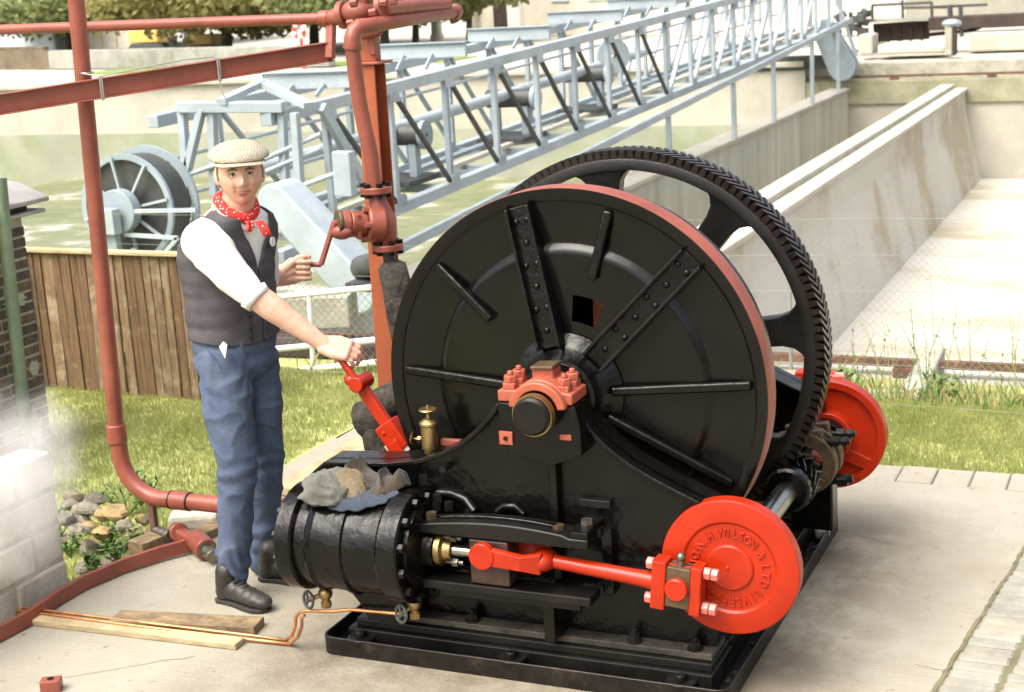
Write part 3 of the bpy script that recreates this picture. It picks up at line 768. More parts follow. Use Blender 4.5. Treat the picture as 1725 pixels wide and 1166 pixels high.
cA = (-5.948, 28.200, 1.177)
MB().box((cA[0] - .05, 28.2, cA[2] + .35), (.72, .5, 2.2)).build('drive_cabinet', M['white'], br, 0, .02)
MB().bar((-5.150, 28.600, 1.371), (-4.742, 28.600, 0.180), .07, .05, (0, 1, 0)).build('stay', B, br, 0)
for xx in (-6.4, -5.2): MB().lathe([(.05, 0), (.16, 0), (.19, .02), (.19, .03), (.16, .03), (.16, .1), (.05, .1)], (xx, 5.26, -.10), (0, 1, 0), 24).build('wheel', DI, br)

# cable reel at the near end
rc = (-5.808, 5.350, 0.692)
reel = thing('cable_reel', (rc[0], 5.3, -.3), 'large grey cable reel with flat spokes behind the boarded fence', 'cable reel')
R_ = .44
MB().lathe([(R_ - .03, 0), (R_ + .03, 0), (R_ + .03, .03), (R_ - .03, .03)], (rc[0], 5.42, rc[2]), (0, 1, 0), 48, True).build('rim', BD, reel)
MB().lathe([(R_ - .045, 0), (R_, 0), (R_, .03), (R_ - .045, .03)], (rc[0], 5.12, rc[2]), (0, 1, 0), 48, True).build('rim', BD, reel)
MB().lathe([(R_ - .025, .05), (R_ - .025, .28), (.10, .28), (.10, .05)], (rc[0], 5.12, rc[2]), (0, 1, 0), 40, True).build('wound_cable', M['dark_iron'], reel)
for k in range(8):
    a = k * pi / 4 + .2
    for yy in (5.105, 5.44):
        MB().bar((rc[0] + .12 * cos(a), yy, rc[2] + .12 * sin(a)), (rc[0] + (R_ - .02) * cos(a), yy, rc[2] + (R_ - .02) * sin(a)), .020, .02, (0, 1, 0)).build('spoke', B, reel, 0)
MB().lathe([(.0, 0), (.175, 0), (.175, .10), (.0, .10)], (rc[0], 4.98, rc[2]), (0, 1, 0), 36).build('hub_drum', BD, reel, 30, .006)
MB().prism([(-.16, -.95), (.16, -.95), (.07, .03), (-.07, .03)], lambda a, b, t: (rc[0] - .06 + a, t, rc[2] + b), 4.90, 4.97).build('stand', BD, reel, 0, .006)
MB().box((rc[0] - .03, 4.90, rc[2] - .06), (.2, .10, .2)).build('junction_box', B, reel, 0, .008)
for a, b in (((-.1, .0), (.75, .02)), ((.05, -.18), (.55, -.20)), ((.1, -.3), (.6, -.55)), ((.15, -.55), (.55, -.2))):
    MB().bar((rc[0] + a[0], 5.0, rc[2] + a[1]), (rc[0] + b[0], 5.0, rc[2] + b[1]), .03, .03).build('stay', B, reel, 0)
tag(MB().cyl((-5.538, 5.600, 0.897), (-5.534, 5.600, 0.654), .018).build('rusty_stanchion', M['oxide']), 'short rust red stanchion between the cable reel and the man', 'post')
# odds and ends on the ground behind the handrail
tag(MB().box((-3.516, 4.200, 0.171), (.42, .3, .22), Matrix.Rotation(.3, 3, 'Z')).build('pale_crate', M['kerb'], None, 0, .01), 'pale crate lying behind the white handrail', 'crate')
tag(MB().box((-3.411, 4.100, -0.073), (1.3, .25, .12), Matrix.Rotation(.05, 3, 'Z')).build('dark_baulk', M['wood_dark'], None, 0, .02), 'dark timber baulk lying behind the white handrail', 'timber')
mt = thing('pump_motor', (-3.369, 4.600, 0.365), 'dark pump motor behind the steel column and handrail', 'motor')
MB().cyl((-3.483, 4.700, 0.355), (-3.166, 4.500, 0.453), .09).build('casing', DI, mt, 35, .01)
MB().box((-3.355, 4.600, 0.259), (.3, .2, .06)).build('foot', DI, mt, 0)

# ------------------------------------------------------------ far bank
def tree(c, h, r, n, label, lm, trunk_r, group):
    t = thing('tree', c, label, 'tree', group)
    b = V(c); mb = MB(); cz = h - r * .8
    mb.tube([b, b + V(.1, 0, h * .25), b + V(0, .1, h * .5), b + V(.2, 0, h * .8)], [trunk_r, trunk_r * .8, trunk_r * .65, trunk_r * .2], 10)
    for k in range(9):
        a = random.uniform(0, 2 * pi); s = b + V(0, 0, h * random.uniform(.28, .6)); e = b + V(cos(a) * r * .8, sin(a) * r * .8, h * random.uniform(.35, .95))
        mb.tube([s, (s + e) / 2 + V(0, 0, .3), e], [trunk_r * .4, trunk_r * .25, .02], 6)
    mb.build('trunk', M['bark'], t)
    lf = MB(); cl = []
    for k in range(90):
        a, q = random.uniform(0, 2 * pi), r * math.sqrt(random.random())
        lo = 1.5 + .45 * mnoise.noise((b.x + q * cos(a), b.y + q * sin(a), 4)) + .9 * (q / r) ** 3 * random.random()
        hi = lo + (h - 1.5) * math.sqrt(max(.05, 1 - (q / r) ** 2))
        cl.append(b + V(cos(a) * q, sin(a) * q, random.uniform(lo, hi) if k % 3 else lo))
    Vv, F = [], []
    for k in range(n):
        c0 = random.choice(cl); p = c0 + V(random.gauss(0, .38), random.gauss(0, .38), random.gauss(0, .22)) * (r / 3.2)
        d = V(random.uniform(-1, 1), random.uniform(-1, 1), random.uniform(-1, 1)).normalized() * .15; e = d.orthogonal().normalized() * .09
        i = len(Vv); Vv += [tuple(p - d), tuple(p + e), tuple(p + d), tuple(p - e)]; F.append((i, i + 1, i + 2, i + 3))
    lf.v, lf.f = Vv, F
    lf.build('crown', lm, t, 0)
for u, c, h, r, lm, lab, tr in (
    (0, (-30.665, 43.462, 0.000), 6.4, 3.6, 'leaf2', 'broad tree with its trunk showing between the two red pipes', .22),
    (0, (-44.089, 51.041, 0.000), 6.6, 3.7, 'leaf', 'dark leafy tree behind the red standpipe at the top left', .24),
    (0, (-55.070, 59.785, 0.000), 6.0, 3.4, 'leaf', 'leafy tree in the top left corner of the picture', .2),
    (0, (-41.966, 53.914, 0.000), 7.4, 3.9, 'leaf2', 'pale yellowing tree behind the yellow excavators', .2),
    (0, (-28.104, 45.388, 0.000), 6.4, 3.5, 'leaf2', 'yellow green tree behind the red pipe joint', .2),
    (0, (-23.635, 42.554, 0.000), 6.0, 3.0, 'leaf', 'tree with bare lower trunk just right of the column head', .18),
    (0, (-23.294, 44.214, 0.000), 4.6, 2.0, 'leaf', 'small dark green tree behind the end of the top pipe', .14),
    (0, (-21.117, 44.006, 0.000), 4.8, 1.6, 'leaf', 'small green tree beside the cream building', .12)):
    tree(c, h, r * 1.15, 20000, lab, M[lm], tr, None)
# low walls and hoarding
def slabwall(name, a, b, h, th, m, label, cat):
    a, b = V(a), V(b); mb = MB().bar((a.x, a.y, h / 2), (b.x, b.y, h / 2), th, h)
    return tag(mb.build(name, m, None, 0, .02), label, cat)
slabwall('low_wall', (-34.291, 38.200, 0.000), (-20.870, 34.225, 0.000), .62, .3, M['greywall'], 'long grey low wall on the far bank behind the steel beam', 'wall')
hd = thing('brown_hoarding', (-36.664, 39.593, 0.000), 'brown boarded hoarding on the far bank at the left edge', 'hoarding')
a0, a1 = V((-39.194, 40.105, 0.000)), V((-34.409, 38.372, 0.000))
for k in range(14):
    p = a0.lerp(a1, (k + .5) / 14); MB().box((p.x, p.y - .25, .36 + .01 * (k % 3)), ((a1 - a0).length / 14 - .02, .06, .72)).build('board', M['brownwall'], hd, 0)
MB().bar((a0.x, a0.y - .25, .76), (a1.x, a1.y - .25, .76), .14, .05).build('capping', M['brownwall'], hd, 0)
def cabin(a, b, h, d, m, label, n):
    a, b = V(a), V(b); dr = (b - a); L_ = dr.length; ang = atan2(dr.y, dr.x); Rm = Matrix.Rotation(ang, 3, 'Z')
    o = thing('site_cabin', (a + b) / 2, label, 'cabin'); c = (a + b) / 2 + Rm @ V(0, d / 2, 0)
    MB().box((c.x, c.y, h / 2), (L_, d, h), Rm).build('body', m, o, 0, .02)
    for k in range(n):
        q = a.lerp(b, (k + .5) / n) + Rm @ V(0, -.03, 0); MB().box((q.x, q.y, h * .47), (L_ / n - .12, .04, h * .78), Rm).build('panel', m, o, 0, .01)
    MB().box((c.x, c.y, h + .04), (L_ + .2, d + .2, .08), Rm).build('roof', M['slate'], o, 0)
cabin((-42.294, 50.194, 0.000), (-39.064, 49.027, 0.000), 1.9, 2, M['cream'], 'pale panelled site cabin just right of the red standpipe', 3)
cabin((-50.852, 54.232, 0.000), (-45.348, 51.635, 0.000), 1.5, 2, M['paleblue'], 'pale blue site cabin behind the brown hoarding', 2)
def digger(c, s, label, flip=1):
    o = thing('excavator', c, label, 'excavator'); c = V(c)
    f = lambda x, y, z: c + V(x * s * flip, y * s, z * s)
    for yy in (-.5, .5):
        MB().prism([(-1.1, .0), (1.1, 0), (1.35, .3), (1.1, .6), (-1.1, .6), (-1.35, .3)], lambda a, b, t: f(a, t, b), yy - .2, yy + .2).build('track', DI, o, 0)
    MB().box(f(-.1, 0, 1.05), (2.3 * s, 1.3 * s, .8 * s)).build('body', M['yellow'], o, 0, .05)
    MB().box(f(.35, -.2, 1.85), (.9 * s, .8 * s, .85 * s)).build('cab', M['yellow'], o, 0, .04)
    MB().box(f(.37, -.62, 1.95), (.6 * s, .04, .5 * s)).build('cab_window', DI, o, 0)
    MB().bar(f(1.0, .2, 1.2), f(2.3, .2, 2.9), .22 * s, .28 * s, (0, 1, 0)).build('boom', M['yellow'], o, 0)
    MB().bar(f(2.3, .2, 2.9), f(3.0, .2, 1.3), .18 * s, .2 * s, (0, 1, 0)).build('dipper', M['yellow'], o, 0)
    MB().prism([(2.7, 1.3), (3.2, 1.35), (3.2, .8), (2.8, .7)], lambda a, b, t: f(a, t, b), -.1, .5).build('bucket', DI, o, 0)
digger((-37.301, 47.838, 0.000), .62, 'yellow excavator behind the low wall, left of the tree trunk')
digger((-32.749, 45.043, 0.000), .5, 'smaller yellow digger just left of the tree trunk', -1)
# lifebuoy on its post
lb = (-21.490, 33.500, 0.690)
lf_ = thing('lifebuoy_stand', (lb[0], 33.5, 0), 'red and white lifebuoy on a red post on the far bank', 'lifebuoy')
M['buoy'] = mat('red_buoy', (.62, .05, .03), .5)
lp = V((-21.450, 33.500, 1.069))
for k in range(8):
    pts = [(lp.x + .17 * cos(a), 33.5, lp.z + .17 * sin(a)) for a in np.linspace(k * pi / 4, (k + 1) * pi / 4, 5)]
    MB().tube(pts, .055, 8).build('ring_segment', M['buoy'] if k % 2 else M['white'], lf_)
MB().box((lp.x, 33.58, lp.z), (.4, .04, .46)).build('back_board', M['white'], lf_, 0)
MB().cyl((lp.x, 33.6, 0), (lp.x, 33.6, lp.z + .2), .04).build('post', M['buoy'], lf_)
# white lamp post
wp = (-23.429, 46.231, 0.000)
lpst = thing('white_post', wp, 'stout white post standing right of the column head', 'post')
MB().cyl(wp, (wp[0], wp[1], 5), .20, .18).build('shaft', M['white'], lpst)
MB().cyl(wp, (wp[0], wp[1], .3), .27, .24).build('collar', M['white'], lpst)
# cream building with a dark doorway, above the bridge
b0, b1 = V((-23.942, 50.842, 0.000)), V((-8.977, 41.580, 0.000))
bd = thing('building', (b0 + b1) / 2, 'long cream rendered building behind the bridge with a dark doorway', 'building')
dr = (b1 - b0).normalized(); ang = atan2(dr.y, dr.x); Rm = Matrix.Rotation(ang, 3, 'Z'); Lb = (b1 - b0).length
def bb(x0, x1, y0, y1, z0, z1, name, m, bev=0):
    c = b0 + Rm @ V((x0 + x1) / 2, (y0 + y1) / 2, 0); c.z = (z0 + z1) / 2
    return MB().box(c, (x1 - x0, y1 - y0, z1 - z0), Rm).build(name, m, bd, 0, bev)
bb(0, Lb + 4, 0, 6, 0, 5, 'wall', M['cream'])
px = 1 / (2583 / 70)
bb(1.25, 2.1, -.06, .02, .02, 2.0, 'door', M['wood_dark'])
bb(2.4, 3.2, -.2, 0, 0, 5, 'pilaster', M['white'])
bb(-.25, .25, -.25, .25, 0, 5, 'pilaster', M['conc_pale'])
for k in range(6): bb(5 + k * 2.2, 6.1 + k * 2.2, -.05, .03, 1.2, 2.6, 'window', M['paleblue'])
bb(-.2, Lb + 4.2, -.3, 6.3, 5, 5.2, 'roof', M['slate'])
# lock gate, walkway and bollard at the right
lk = thing('lock_gate', (-5.075, 36.127, 0.000), 'dark timber lock gate with its walkway and iron handrail', 'lock gate')
gy = 33.6
MB().add([V(p) for p in ((-5.352, 33.600, 0.623), (-4.002, 33.600, 0.653), (-3.999, 33.600, 0.207), (-5.310, 33.600, 0.183), (-5.428, 34.000, 0.605), (-4.064, 34.000, 0.635), (-4.061, 34.000, 0.184), (-5.385, 34.000, 0.160))], [(0, 1, 2, 3), (4, 7, 6, 5), (0, 4, 5, 1), (1, 5, 6, 2), (2, 6, 7, 3), (3, 7, 4, 0)]).build('gate_leaf', M['wood_dark'], lk, 0, .03)
MB().bar((-5.456, 33.400, 0.708), (-3.506, 33.400, 0.698), .5, .08).build('walkway', M['greywall'], lk, 0)
for k in range(5):
    a = V((-5.300, 33.550, 0.341)).lerp(V((-3.993, 33.550, 0.349)), (k + .3) / 5); MB().box((a.x, 33.57, a.z), (.05, .06, .34)).build('plank_strip', M['wood_dark'], lk, 0)
for a, b in (((-5.308, 33.300, 1.070), (-3.904, 33.300, 1.077)), ((-4.594, 33.300, 0.983), (-3.494, 33.300, 0.949))):
    MB().tube([a, b], .035, 8).build('handrail', DI, lk)
for a, b in (((-5.308, 33.300, 1.070), (-5.295, 33.300, 0.692)), ((-4.594, 33.300, 1.163), (-4.579, 33.300, 0.691)), ((-3.918, 33.300, 1.077), (-3.901, 33.300, 0.692))):
    MB().tube([a, b], .035, 8).build('handrail_post', DI, lk)
bbm = thing('balance_beam', (-3.872, 46.084, 0.000), 'long dark timber balance beam at the top right', 'beam')
MB().bar((-3.894, 32.900, 0.602), (-1.330, 32.900, 0.620), .4, .30).build('beam', M['wood_dark'], bbm, 0, .03)
MB().bar((-3.842, 32.900, 0.981), (-2.599, 32.900, 0.980), .08, .06).build('arm', DI, bbm, 0)
MB().cyl((-3.182, 32.800, 0.957), (-3.148, 32.800, 0.280), .05).build('spindle', DI, bbm)
MB().cyl((-3.423, 32.800, 1.021), (-3.407, 32.800, 0.723), .06).build('spindle', DI, bbm)
bl = (-3.118, 31.000, -0.003)
bo = thing('bollard', (bl[0], 31.0, bl[2]), 'weathered timber bollard with an iron cap below the balance beam', 'bollard')
MB().box((bl[0] - .05, 31, bl[2] + .32), (.16, .3, .66)).build('post', M['kerb'], bo, 0, .03)
MB().box((bl[0] + .07, 31, bl[2] + .30), (.07, .32, .62)).build('post', M['wood_dark'], bo, 0, .02)
MB().ball((bl[0], 31, bl[2] + .68), (.22, .2, .1), 12, 8).build('cap', M['bridge_dk'], bo)
tag(MB().box2(V((-2.931, 32.400, -0.054)), V((-2.936, 32.400, 0.376)) + V(6, 2.2, 0)).build('lock_wall', M['conc_pale'], None, 0, .04), 'broad pale concrete lock side below the balance beam', 'wall')
tag(MB().box2(V((-4.790, 31.200, 0.023)), V((-3.290, 31.200, 0.145)) + V(0, 1.2, 0)).build('lock_step', M['conc_pale'], None, 0, .04), 'pale concrete step below the dark lock gate', 'step')
tag(MB().box2(V((-5.241, 31.300, 0.030)), V((-4.916, 31.300, 0.487)) + V(0, .7, 0)).build('lock_pier', M['conc_pale'], None, 0, .04), 'pale concrete pier left of the dark lock gate', 'pier')
pw = thing('paddle_gear', (-5.661, 33.000, 0.597), 'tangle of dark iron paddle gear beside the lock gate', 'machinery')
for k in range(9):
    p = V((-5.732, 33.000, 0.642)) + V(random.uniform(-.35, .35), random.uniform(-.3, .3), random.uniform(-.25, .25)); MB().box(p, (random.uniform(.1, .4), .2, random.uniform(.1, .3)), Matrix.Rotation(random.uniform(-.6, .6), 3, 'Y')).build('casting', DI, pw, 0, .02)
for k in range(2): MB().cyl(V((-5.662, 33.000, 0.387)) + V(.2 * k - .1, 0, 0), V((-5.660, 33.000, 0.945)) + V(.2 * k - .1, 0, 0), .05).build('column', DI, pw)

# ------------------------------------------------------------ the steam winch
K, KF = M['black'], M['black_flat']
eng = thing('steam_winch', (-.1, .55, 0), 'large glossy black twin cylinder steam haulage winch with bright red crank discs', 'steam winch')
ZA, CX, CZ = .952, .607, .447
def ym(y): return 1.103 - y          # the far side mirrors the near one

# drip tray
def rrect(x0, y0, x1, y1, r, n=6):
    P = []
    for cx_, cy_, a in ((x1 - r, y1 - r, 0), (x0 + r, y1 - r, pi / 2), (x0 + r, y0 + r, pi), (x1 - r, y0 + r, 1.5 * pi)):
        P += [(cx_ + r * cos(a + pi / 2 * k / n), cy_ + r * sin(a + pi / 2 * k / n)) for k in range(n + 1)]
    return P
o_, i_ = rrect(-.885, -.322, .622, 1.392, .045), rrect(-.876, -.313, .613, 1.383, .037)
n = len(o_)
mb = MB()
mb.add([(x, y, 0.0) for x, y in o_] + [(x, y, .068) for x, y in o_] + [(x, y, .068) for x, y in i_] + [(x, y, .012) for x, y in i_],
       [(i, (i + 1) % n, n + (i + 1) % n, n + i) for i in range(n)] + [(n + i, n + (i + 1) % n, 2 * n + (i + 1) % n, 2 * n + i) for i in range(n)]
       + [(2 * n + i, 2 * n + (i + 1) % n, 3 * n + (i + 1) % n, 3 * n + i) for i in range(n)] + [tuple(range(3 * n, 4 * n)), tuple(range(n - 1, -1, -1))])
tray = mb.build('drip_tray', M['oily'], eng, 40, .0025)
mb = MB()
for k in range(150):
    x, y = random.choice(((random.uniform(.57, .608), random.uniform(-.3, 1.36)), (random.uniform(.5, .6), random.uniform(1.0, 1.36)), (random.uniform(-.86, .6), random.uniform(-.31, -.285))))
    s = random.uniform(.004, .014); mb.box((x, y, .012 + s * .4), (s * 1.6, s, s), Matrix.Rotation(random.uniform(0, 3), 3, 'Z'))
stuff(mb.build('swarf', M['dull_steel'], eng, 0))
tag(MB().box((.575, 1.23, .05), (.06, .13, .05), Matrix.Rotation(.4, 3, 'Z')).build('tray_packing', M['stone'], eng, 0, .015))

# bed beams with feet
for sgn in (0, 1):
    f = (lambda y: y) if not sgn else ym
    MB().box2((-.80, f(-.265), .013), (.555, f(-.02), .088)).build('bed_beam', KF, eng, 0, .005)
    MB().box2((-.775, f(-.245), .089), (.550, f(-.04), .118)).build('bed_beam', KF, eng, 0, .004)
    MB().box2((-.74, f(-.225), .119), (.545, f(-.07), .143)).build('foot_flange', M['dusty'], eng, 0, .004)
    for x in (-.62, -.33, -.02, .27, .48):
        w = MB().cyl((x, f(-.20), .143), (x, f(-.20), .150), .026, n=18); w.hexnut((x, f(-.20), .150), (0, 0, 1), .020, .022); w.cyl((x, f(-.20), .17), (x, f(-.20), .186), .010, n=10)
        w.build('holding_bolt', KF, eng, 30)
    for x in (-.74, -.15, .455):
        w = MB().lathe([(.0, 0), (.052, 0), (.052, .022), (.0, .022)], (x, f(-.275), .045), (0, 0, 1), 20); w.hexnut((x, f(-.285), .067), (0, 0, 1), .019, .022)
        w.build('lug', KF, eng, 30, .003)
for x in (-.70, .50): MB().box2((x - .05, -.02, .02), (x + .05, 1.12, .11)).build('cross_beam', KF, eng, 0, .005)

# side frames: web plate plus a flange running along its arched outline
TOPL = [(-1.004, 0.495), (-0.986, 0.570), (-0.947, 0.631), (-0.881, 0.684), (-0.771, 0.692), (-0.627, 0.701), (-0.508, 0.721), (-0.414, 0.754), (-0.344, 0.789), (-0.272, 0.847), (-0.220, 0.901), (-0.187, 0.945)]
TOPR = [(0.129, 0.911), (0.144, 0.880), (0.199, 0.825), (0.273, 0.770), (0.356, 0.726), (0.435, 0.690), (0.504, 0.660), (0.611, 0.619)]
TOPR[-1] = (min(TOPR[-1][0], .59), TOPR[-1][1])
def frame_side(f, near):
    web = TOPL + TOPR + [(.60, .50), (.56, .30), (.545, .144), (-.60, .144), (-.66, .17), (-.72, .25), (-.80, .32), (-.95, .36), (TOPL[0][0], .42)]
    fr = MB().prism(web, lambda a, b, t: (a, t, b), f(-.165), f(-.135)).build('side_frame', K, eng, 0, .004)
    for L_ in (TOPL, TOPR):
        mb = MB(); n = len(L_)
        nr = []
        for i in range(n):
            a, b = V(L_[max(i - 1, 0)]), V(L_[min(i + 1, n - 1)]); d = (b - a).normalized(); nr.append((-d.y, d.x))
        P = []
        for i in range(n):
            x, z = L_[i]; nx, nz = nr[i]
            for yy, t in ((-.200, -.016), (-.200, .0), (-.058, .0), (-.058, -.016)):
                P.append((x + nx * t, f(yy), z + nz * t))
        F = []
        for i in range(n - 1):
            for k in range(4): F.append((4 * i + k, 4 * i + (k + 1) % 4, 4 * i + 4 + (k + 1) % 4, 4 * i + 4 + k))
        F += [(3, 2, 1, 0), (4 * n - 4, 4 * n - 3, 4 * n - 2, 4 * n - 1)]
        mb.add(P, F).build('flange', K, fr, 40, .003)
    MB().box2((-.012, f(-.20), .15), (.016, f(-.166), .80)).build('web_rib', K, fr, 0, .004)
    MB().box2((.20, f(-.20), .385), (.56, f(-.166), .405)).build('web_rib', K, fr, 0, .004)
    MB().box2((-.74, f(-.20), .36), (-.44, f(-.166), .38)).build('web_rib', K, fr, 0, .004)
    # cylinder bracket curving down to the foot
    MB().prism([(-.86, .30), (-.78, .27), (-.72, .20), (-.69, .144), (-.55, .144), (-.50, .27), (-.50, .34), (-.86, .36)], lambda a, b, t: (a, t, b), f(-.30), f(-.166)).build('cylinder_bracket', K, fr, 0, .006)
    return fr
fr_near = frame_side(lambda y: y, True)
fr_far = frame_side(ym, False)
# bearing pedestal and red cap on the near frame
x0, x1 = -.128, .128
pl, pr = (-0.149, -0.270, 0.975)[0], (0.114, -0.270, 0.983)[0]
zc0, zc1 = .974, 1.012
ped = MB().prism([(pl - .005, .86), (pl - .005, zc0 - .004), (pr + .005, zc0 - .004), (pr + .02, .90), (pr + .02, .80), (0.02, .76), (pl + .02, .80)], lambda a, b, t: (a, t, b), -.262, -.125).build('bearing_pedestal', K, eng, 0, .006)
cap = MB()
hump = [(pl, zc0), (pl, zc1)] + [(.0 + .100 * cos(a), ZA + .104 * sin(a)) for a in np.linspace(radians(143), radians(37), 12)] + [(pr, zc1), (pr, zc0)] + [(.073 * cos(a), ZA + .073 * sin(a)) for a in np.linspace(radians(18), radians(162), 12)]
cap.prism(hump, lambda a, b, t: (a, t, b), -.268, -.132)
capo = cap.build('bearing_cap', M['salmon'], eng, 30, .005)
arch = [(.101 * cos(a), ZA + .101 * sin(a)) for a in np.linspace(radians(8), radians(172), 20)] + [(.072 * cos(a), ZA + .072 * sin(a)) for a in np.linspace(radians(172), radians(8), 20)]
MB().prism(arch, lambda a, b, t: (a, t, b), -.296, -.268).build('cap_collar', M['salmon'], capo, 35, .005)
MB().box((-.004, -.185, zc1 + .050), (.075, .070, .032)).build('oil_box', M['salmon'], capo, 0, .004)
MB().box((-.004, -.19, zc1 + .072), (.080, .080, .012), Matrix.Rotation(-.06, 3, 'Y')).build('oil_box_lid', M['bronze'], capo, 0, .003)
for x in (pl + .036, pr - .036):
    for y in (-.235, -.165):
        s = MB().box((x, y, zc1 + .011), (.042, .042, .022)); s.hexnut((x, y, zc1 + .022), (0, 0, 1), .024, .024); s.cyl((x, y, zc1 + .046), (x, y, zc1 + .060), .011, .009, 12)
        s.build('stud_nut', M['salmon'], capo, 30, .003)
sq = (-0.128, -0.264, 0.848)
ob_ = MB().box(sq, (.048, .010, .045)).build('gib_plate', M['salmon'], ped, 0, .002)
MB().cyl((sq[0], sq[1] - .0055, sq[2]), (sq[0], sq[1] - .009, sq[2]), .008, n=14).build('hole_plug', M['black_flat'], ob_)
sq = (0.085, -0.264, 0.865); MB().box((sq[0], sq[1], sq[2]), (.040, .010, .018)).build('gib_plate', M['salmon'], ped, 0, .002)
# main shaft
sh = MB().lathe([(.0, .009), (.055, .009), (.0635, .0), (.0635, -.012), (.0635, -1.75), (.0, -1.75)], (0, -.345, ZA), (0, -1, 0), 40).build('main_shaft', KF, eng, 40)
MB().lathe([(.0645, 0), (.0695, 0), (.0695, .030), (.0645, .030)], (0, -.305, ZA), (0, -1, 0), 40, True).build('bearing_bush', M['brass'], eng, 40)

# rope drum
rimo = MB().lathe([(.655, .012), (.660, .000), (.684, .000), (.690, .006), (.690, .098), (.676, .102), (.655, .090)], (0, 0, ZA), (0, 1, 0), 128, True)
dr_ = MB().lathe([(.655, .010), (.60, .018), (.505, .022)], (0, 0, ZA), (0, 1, 0), 96)
# perforated inner dish
def ringgrid(prof, n, skip, name, m, par):
    P, F = [], []
    for r, h in prof:
        P += [(r * cos(2 * pi * i / n), h, ZA + r * sin(2 * pi * i / n)) for i in range(n)]
    for j_ in range(len(prof) - 1):
        rm = (prof[j_][0] + prof[j_ + 1][0]) / 2
        for i in range(n):
            if skip(rm, 360 * (i + .5) / n): continue
            F.append((j_ * n + i, j_ * n + (i + 1) % n, (j_ + 1) * n + (i + 1) % n, (j_ + 1) * n + i))
    mb = MB(); mb.add(P, F); return mb.build(name, m, par, 30)
K2 = M['black_plate']
dface = dr_.build('drum_flange', K2, eng, 40)
rim_ob = rimo.build('flange_rim', M['oxide'], dface, 50)
MB().lathe([(.645, .006), (.658, -.002), (.6875, -.002), (.6885, .002), (.645, .014)], (0, 0, ZA), (0, 1, 0), 128, True).build('rim_face', K2, dface, 50)
holes = [74, 254]
ringgrid([(.506, .022), (.500, .021), (.486, .008), (.476, .003), (.466, .001), (.36, .0), (.33, -.002), (.24, -.006), (.15, -.012)], 144, lambda r, a: .225 < r < .345 and any(abs((a - h + 180) % 360 - 180) < 10 for h in holes), 'dished_plate', K2, dface)
MB().lathe([(.115, -.105), (.128, -.10), (.135, -.07), (.165, -.035), (.20, -.017)], (0, 0, ZA), (0, 1, 0), 56).build('drum_hub', K, dface, 40)
MB().lathe([(.064, -.10), (.116, -.106), (.121, -.100), (.116, -.094)], (0, 0, ZA), (0, 1, 0), 56).build('hub_ring', KF, dface, 40)
MB().lathe([(.50, .05), (.50, .19)], (0, 0, ZA), (0, 1, 0), 96).build('drum_barrel', M['oxide'], eng, 40)
MB().lathe([(.12, -.01), (.12, .62)], (0, 0, ZA), (0, 1, 0), 48).build('inner_sleeve', M['oxide'], eng, 40)
MB().lathe([(.10, .172), (.655, .168), (.664, .170), (.664, .196), (.655, .200), (.10, .196)], (0, 0, ZA), (0, 1, 0), 128, True).build('back_flange', K, eng, 40)
# radial spokes on the face
def radial(a, r, y, off=0): return V(r * cos(a) - off * sin(a), y, ZA + r * sin(a) + off * cos(a))
def strap(a, w0, w1, name):
    """broad riveted channel arm: plate with two turned-up edges"""
    pl_ = MB(); e = []
    for o0, o1 in ((-w0, -w1), (w0, w1)):
        e.append(o0)
    p = [radial(a, .16, -.055, -w0), radial(a, .16, -.055, w0), radial(a, .645, .004, w1), radial(a, .645, .004, -w1)]
    q = [v + V(0, .010, 0) for v in p]
    pl_.add(p + q, [(0, 1, 2, 3), (7, 6, 5, 4), (0, 4, 5, 1), (1, 5, 6, 2), (2, 6, 7, 3), (3, 7, 4, 0)])
    ob = pl_.build(name, K, dface, 0, .003)
    for s in (-1, 1):
        m2 = MB(); P = []
        for r, y, w in ((.16, -.055, w0), (.645, .004, w1)):
            for dw, dy in ((0, -.026), (.012, -.026), (.012, .03), (0, .03)): P.append(radial(a, r, y + dy, s * (w - dw)))
        m2.add(P, [(0, 1, 5, 4), (1, 2, 6, 5), (2, 3, 7, 6), (3, 0, 4, 7), (3, 2, 1, 0), (4, 5, 6, 7)]).build('edge_angle', K, ob, 0, .004)
    for k in range(6):
        r = .22 + k * .075; y = -.055 + (r - .16) / .485 * .059
        for s in ((-.5, .5) if k % 2 else (.0,)):
            c = radial(a, r, y - .002, s * (w0 + w1) / 2 * .9); MB().ball(c, (.011, .007, .011), 10, 6).build('rivet', K, ob)
    return ob
def rib(a, r0, r1, d0, d1, name):
    m2 = MB(); P = []
    for r, y in ((r0, d0), (r1, d1)):
        for o, yy in ((-.015, y), (.015, y), (.017, y + .022), (-.017, y + .022)): P.append(radial(a, r, yy, o))
    m2.add(P, [(0, 1, 5, 4), (1, 2, 6, 5), (2, 3, 7, 6), (3, 0, 4, 7), (3, 2, 1, 0), (4, 5, 6, 7)])
    ob = m2.build(name, K, dface, 40, .008, seg=4)
    m3 = MB(); P = []
    for r, y in ((r0, d0), (r1, d1)):
        for o, yy in ((-.007, y + .011), (.007, y + .011), (.007, .0 if r < .48 else .03), (-.007, .0 if r < .48 else .03)): P.append(radial(a, r, yy, o))
    m3.add(P, [(0, 1, 5, 4), (1, 2, 6, 5), (2, 3, 7, 6), (3, 0, 4, 7), (3, 2, 1, 0), (4, 5, 6, 7)]).build('rib_web', K, ob, 0)
    return ob
for a in (104, 46): strap(radians(a), .046, .046, 'spoke')
for a, r0 in ((75, .40), (139, .36), (177, .17), (4, .17), (-28, .17), (215, .17), (250, .4), (285, .17), (318, .17)): rib(radians(a), r0, .635, -.055 + (r0 - .17) * .11, -.004, 'spoke')
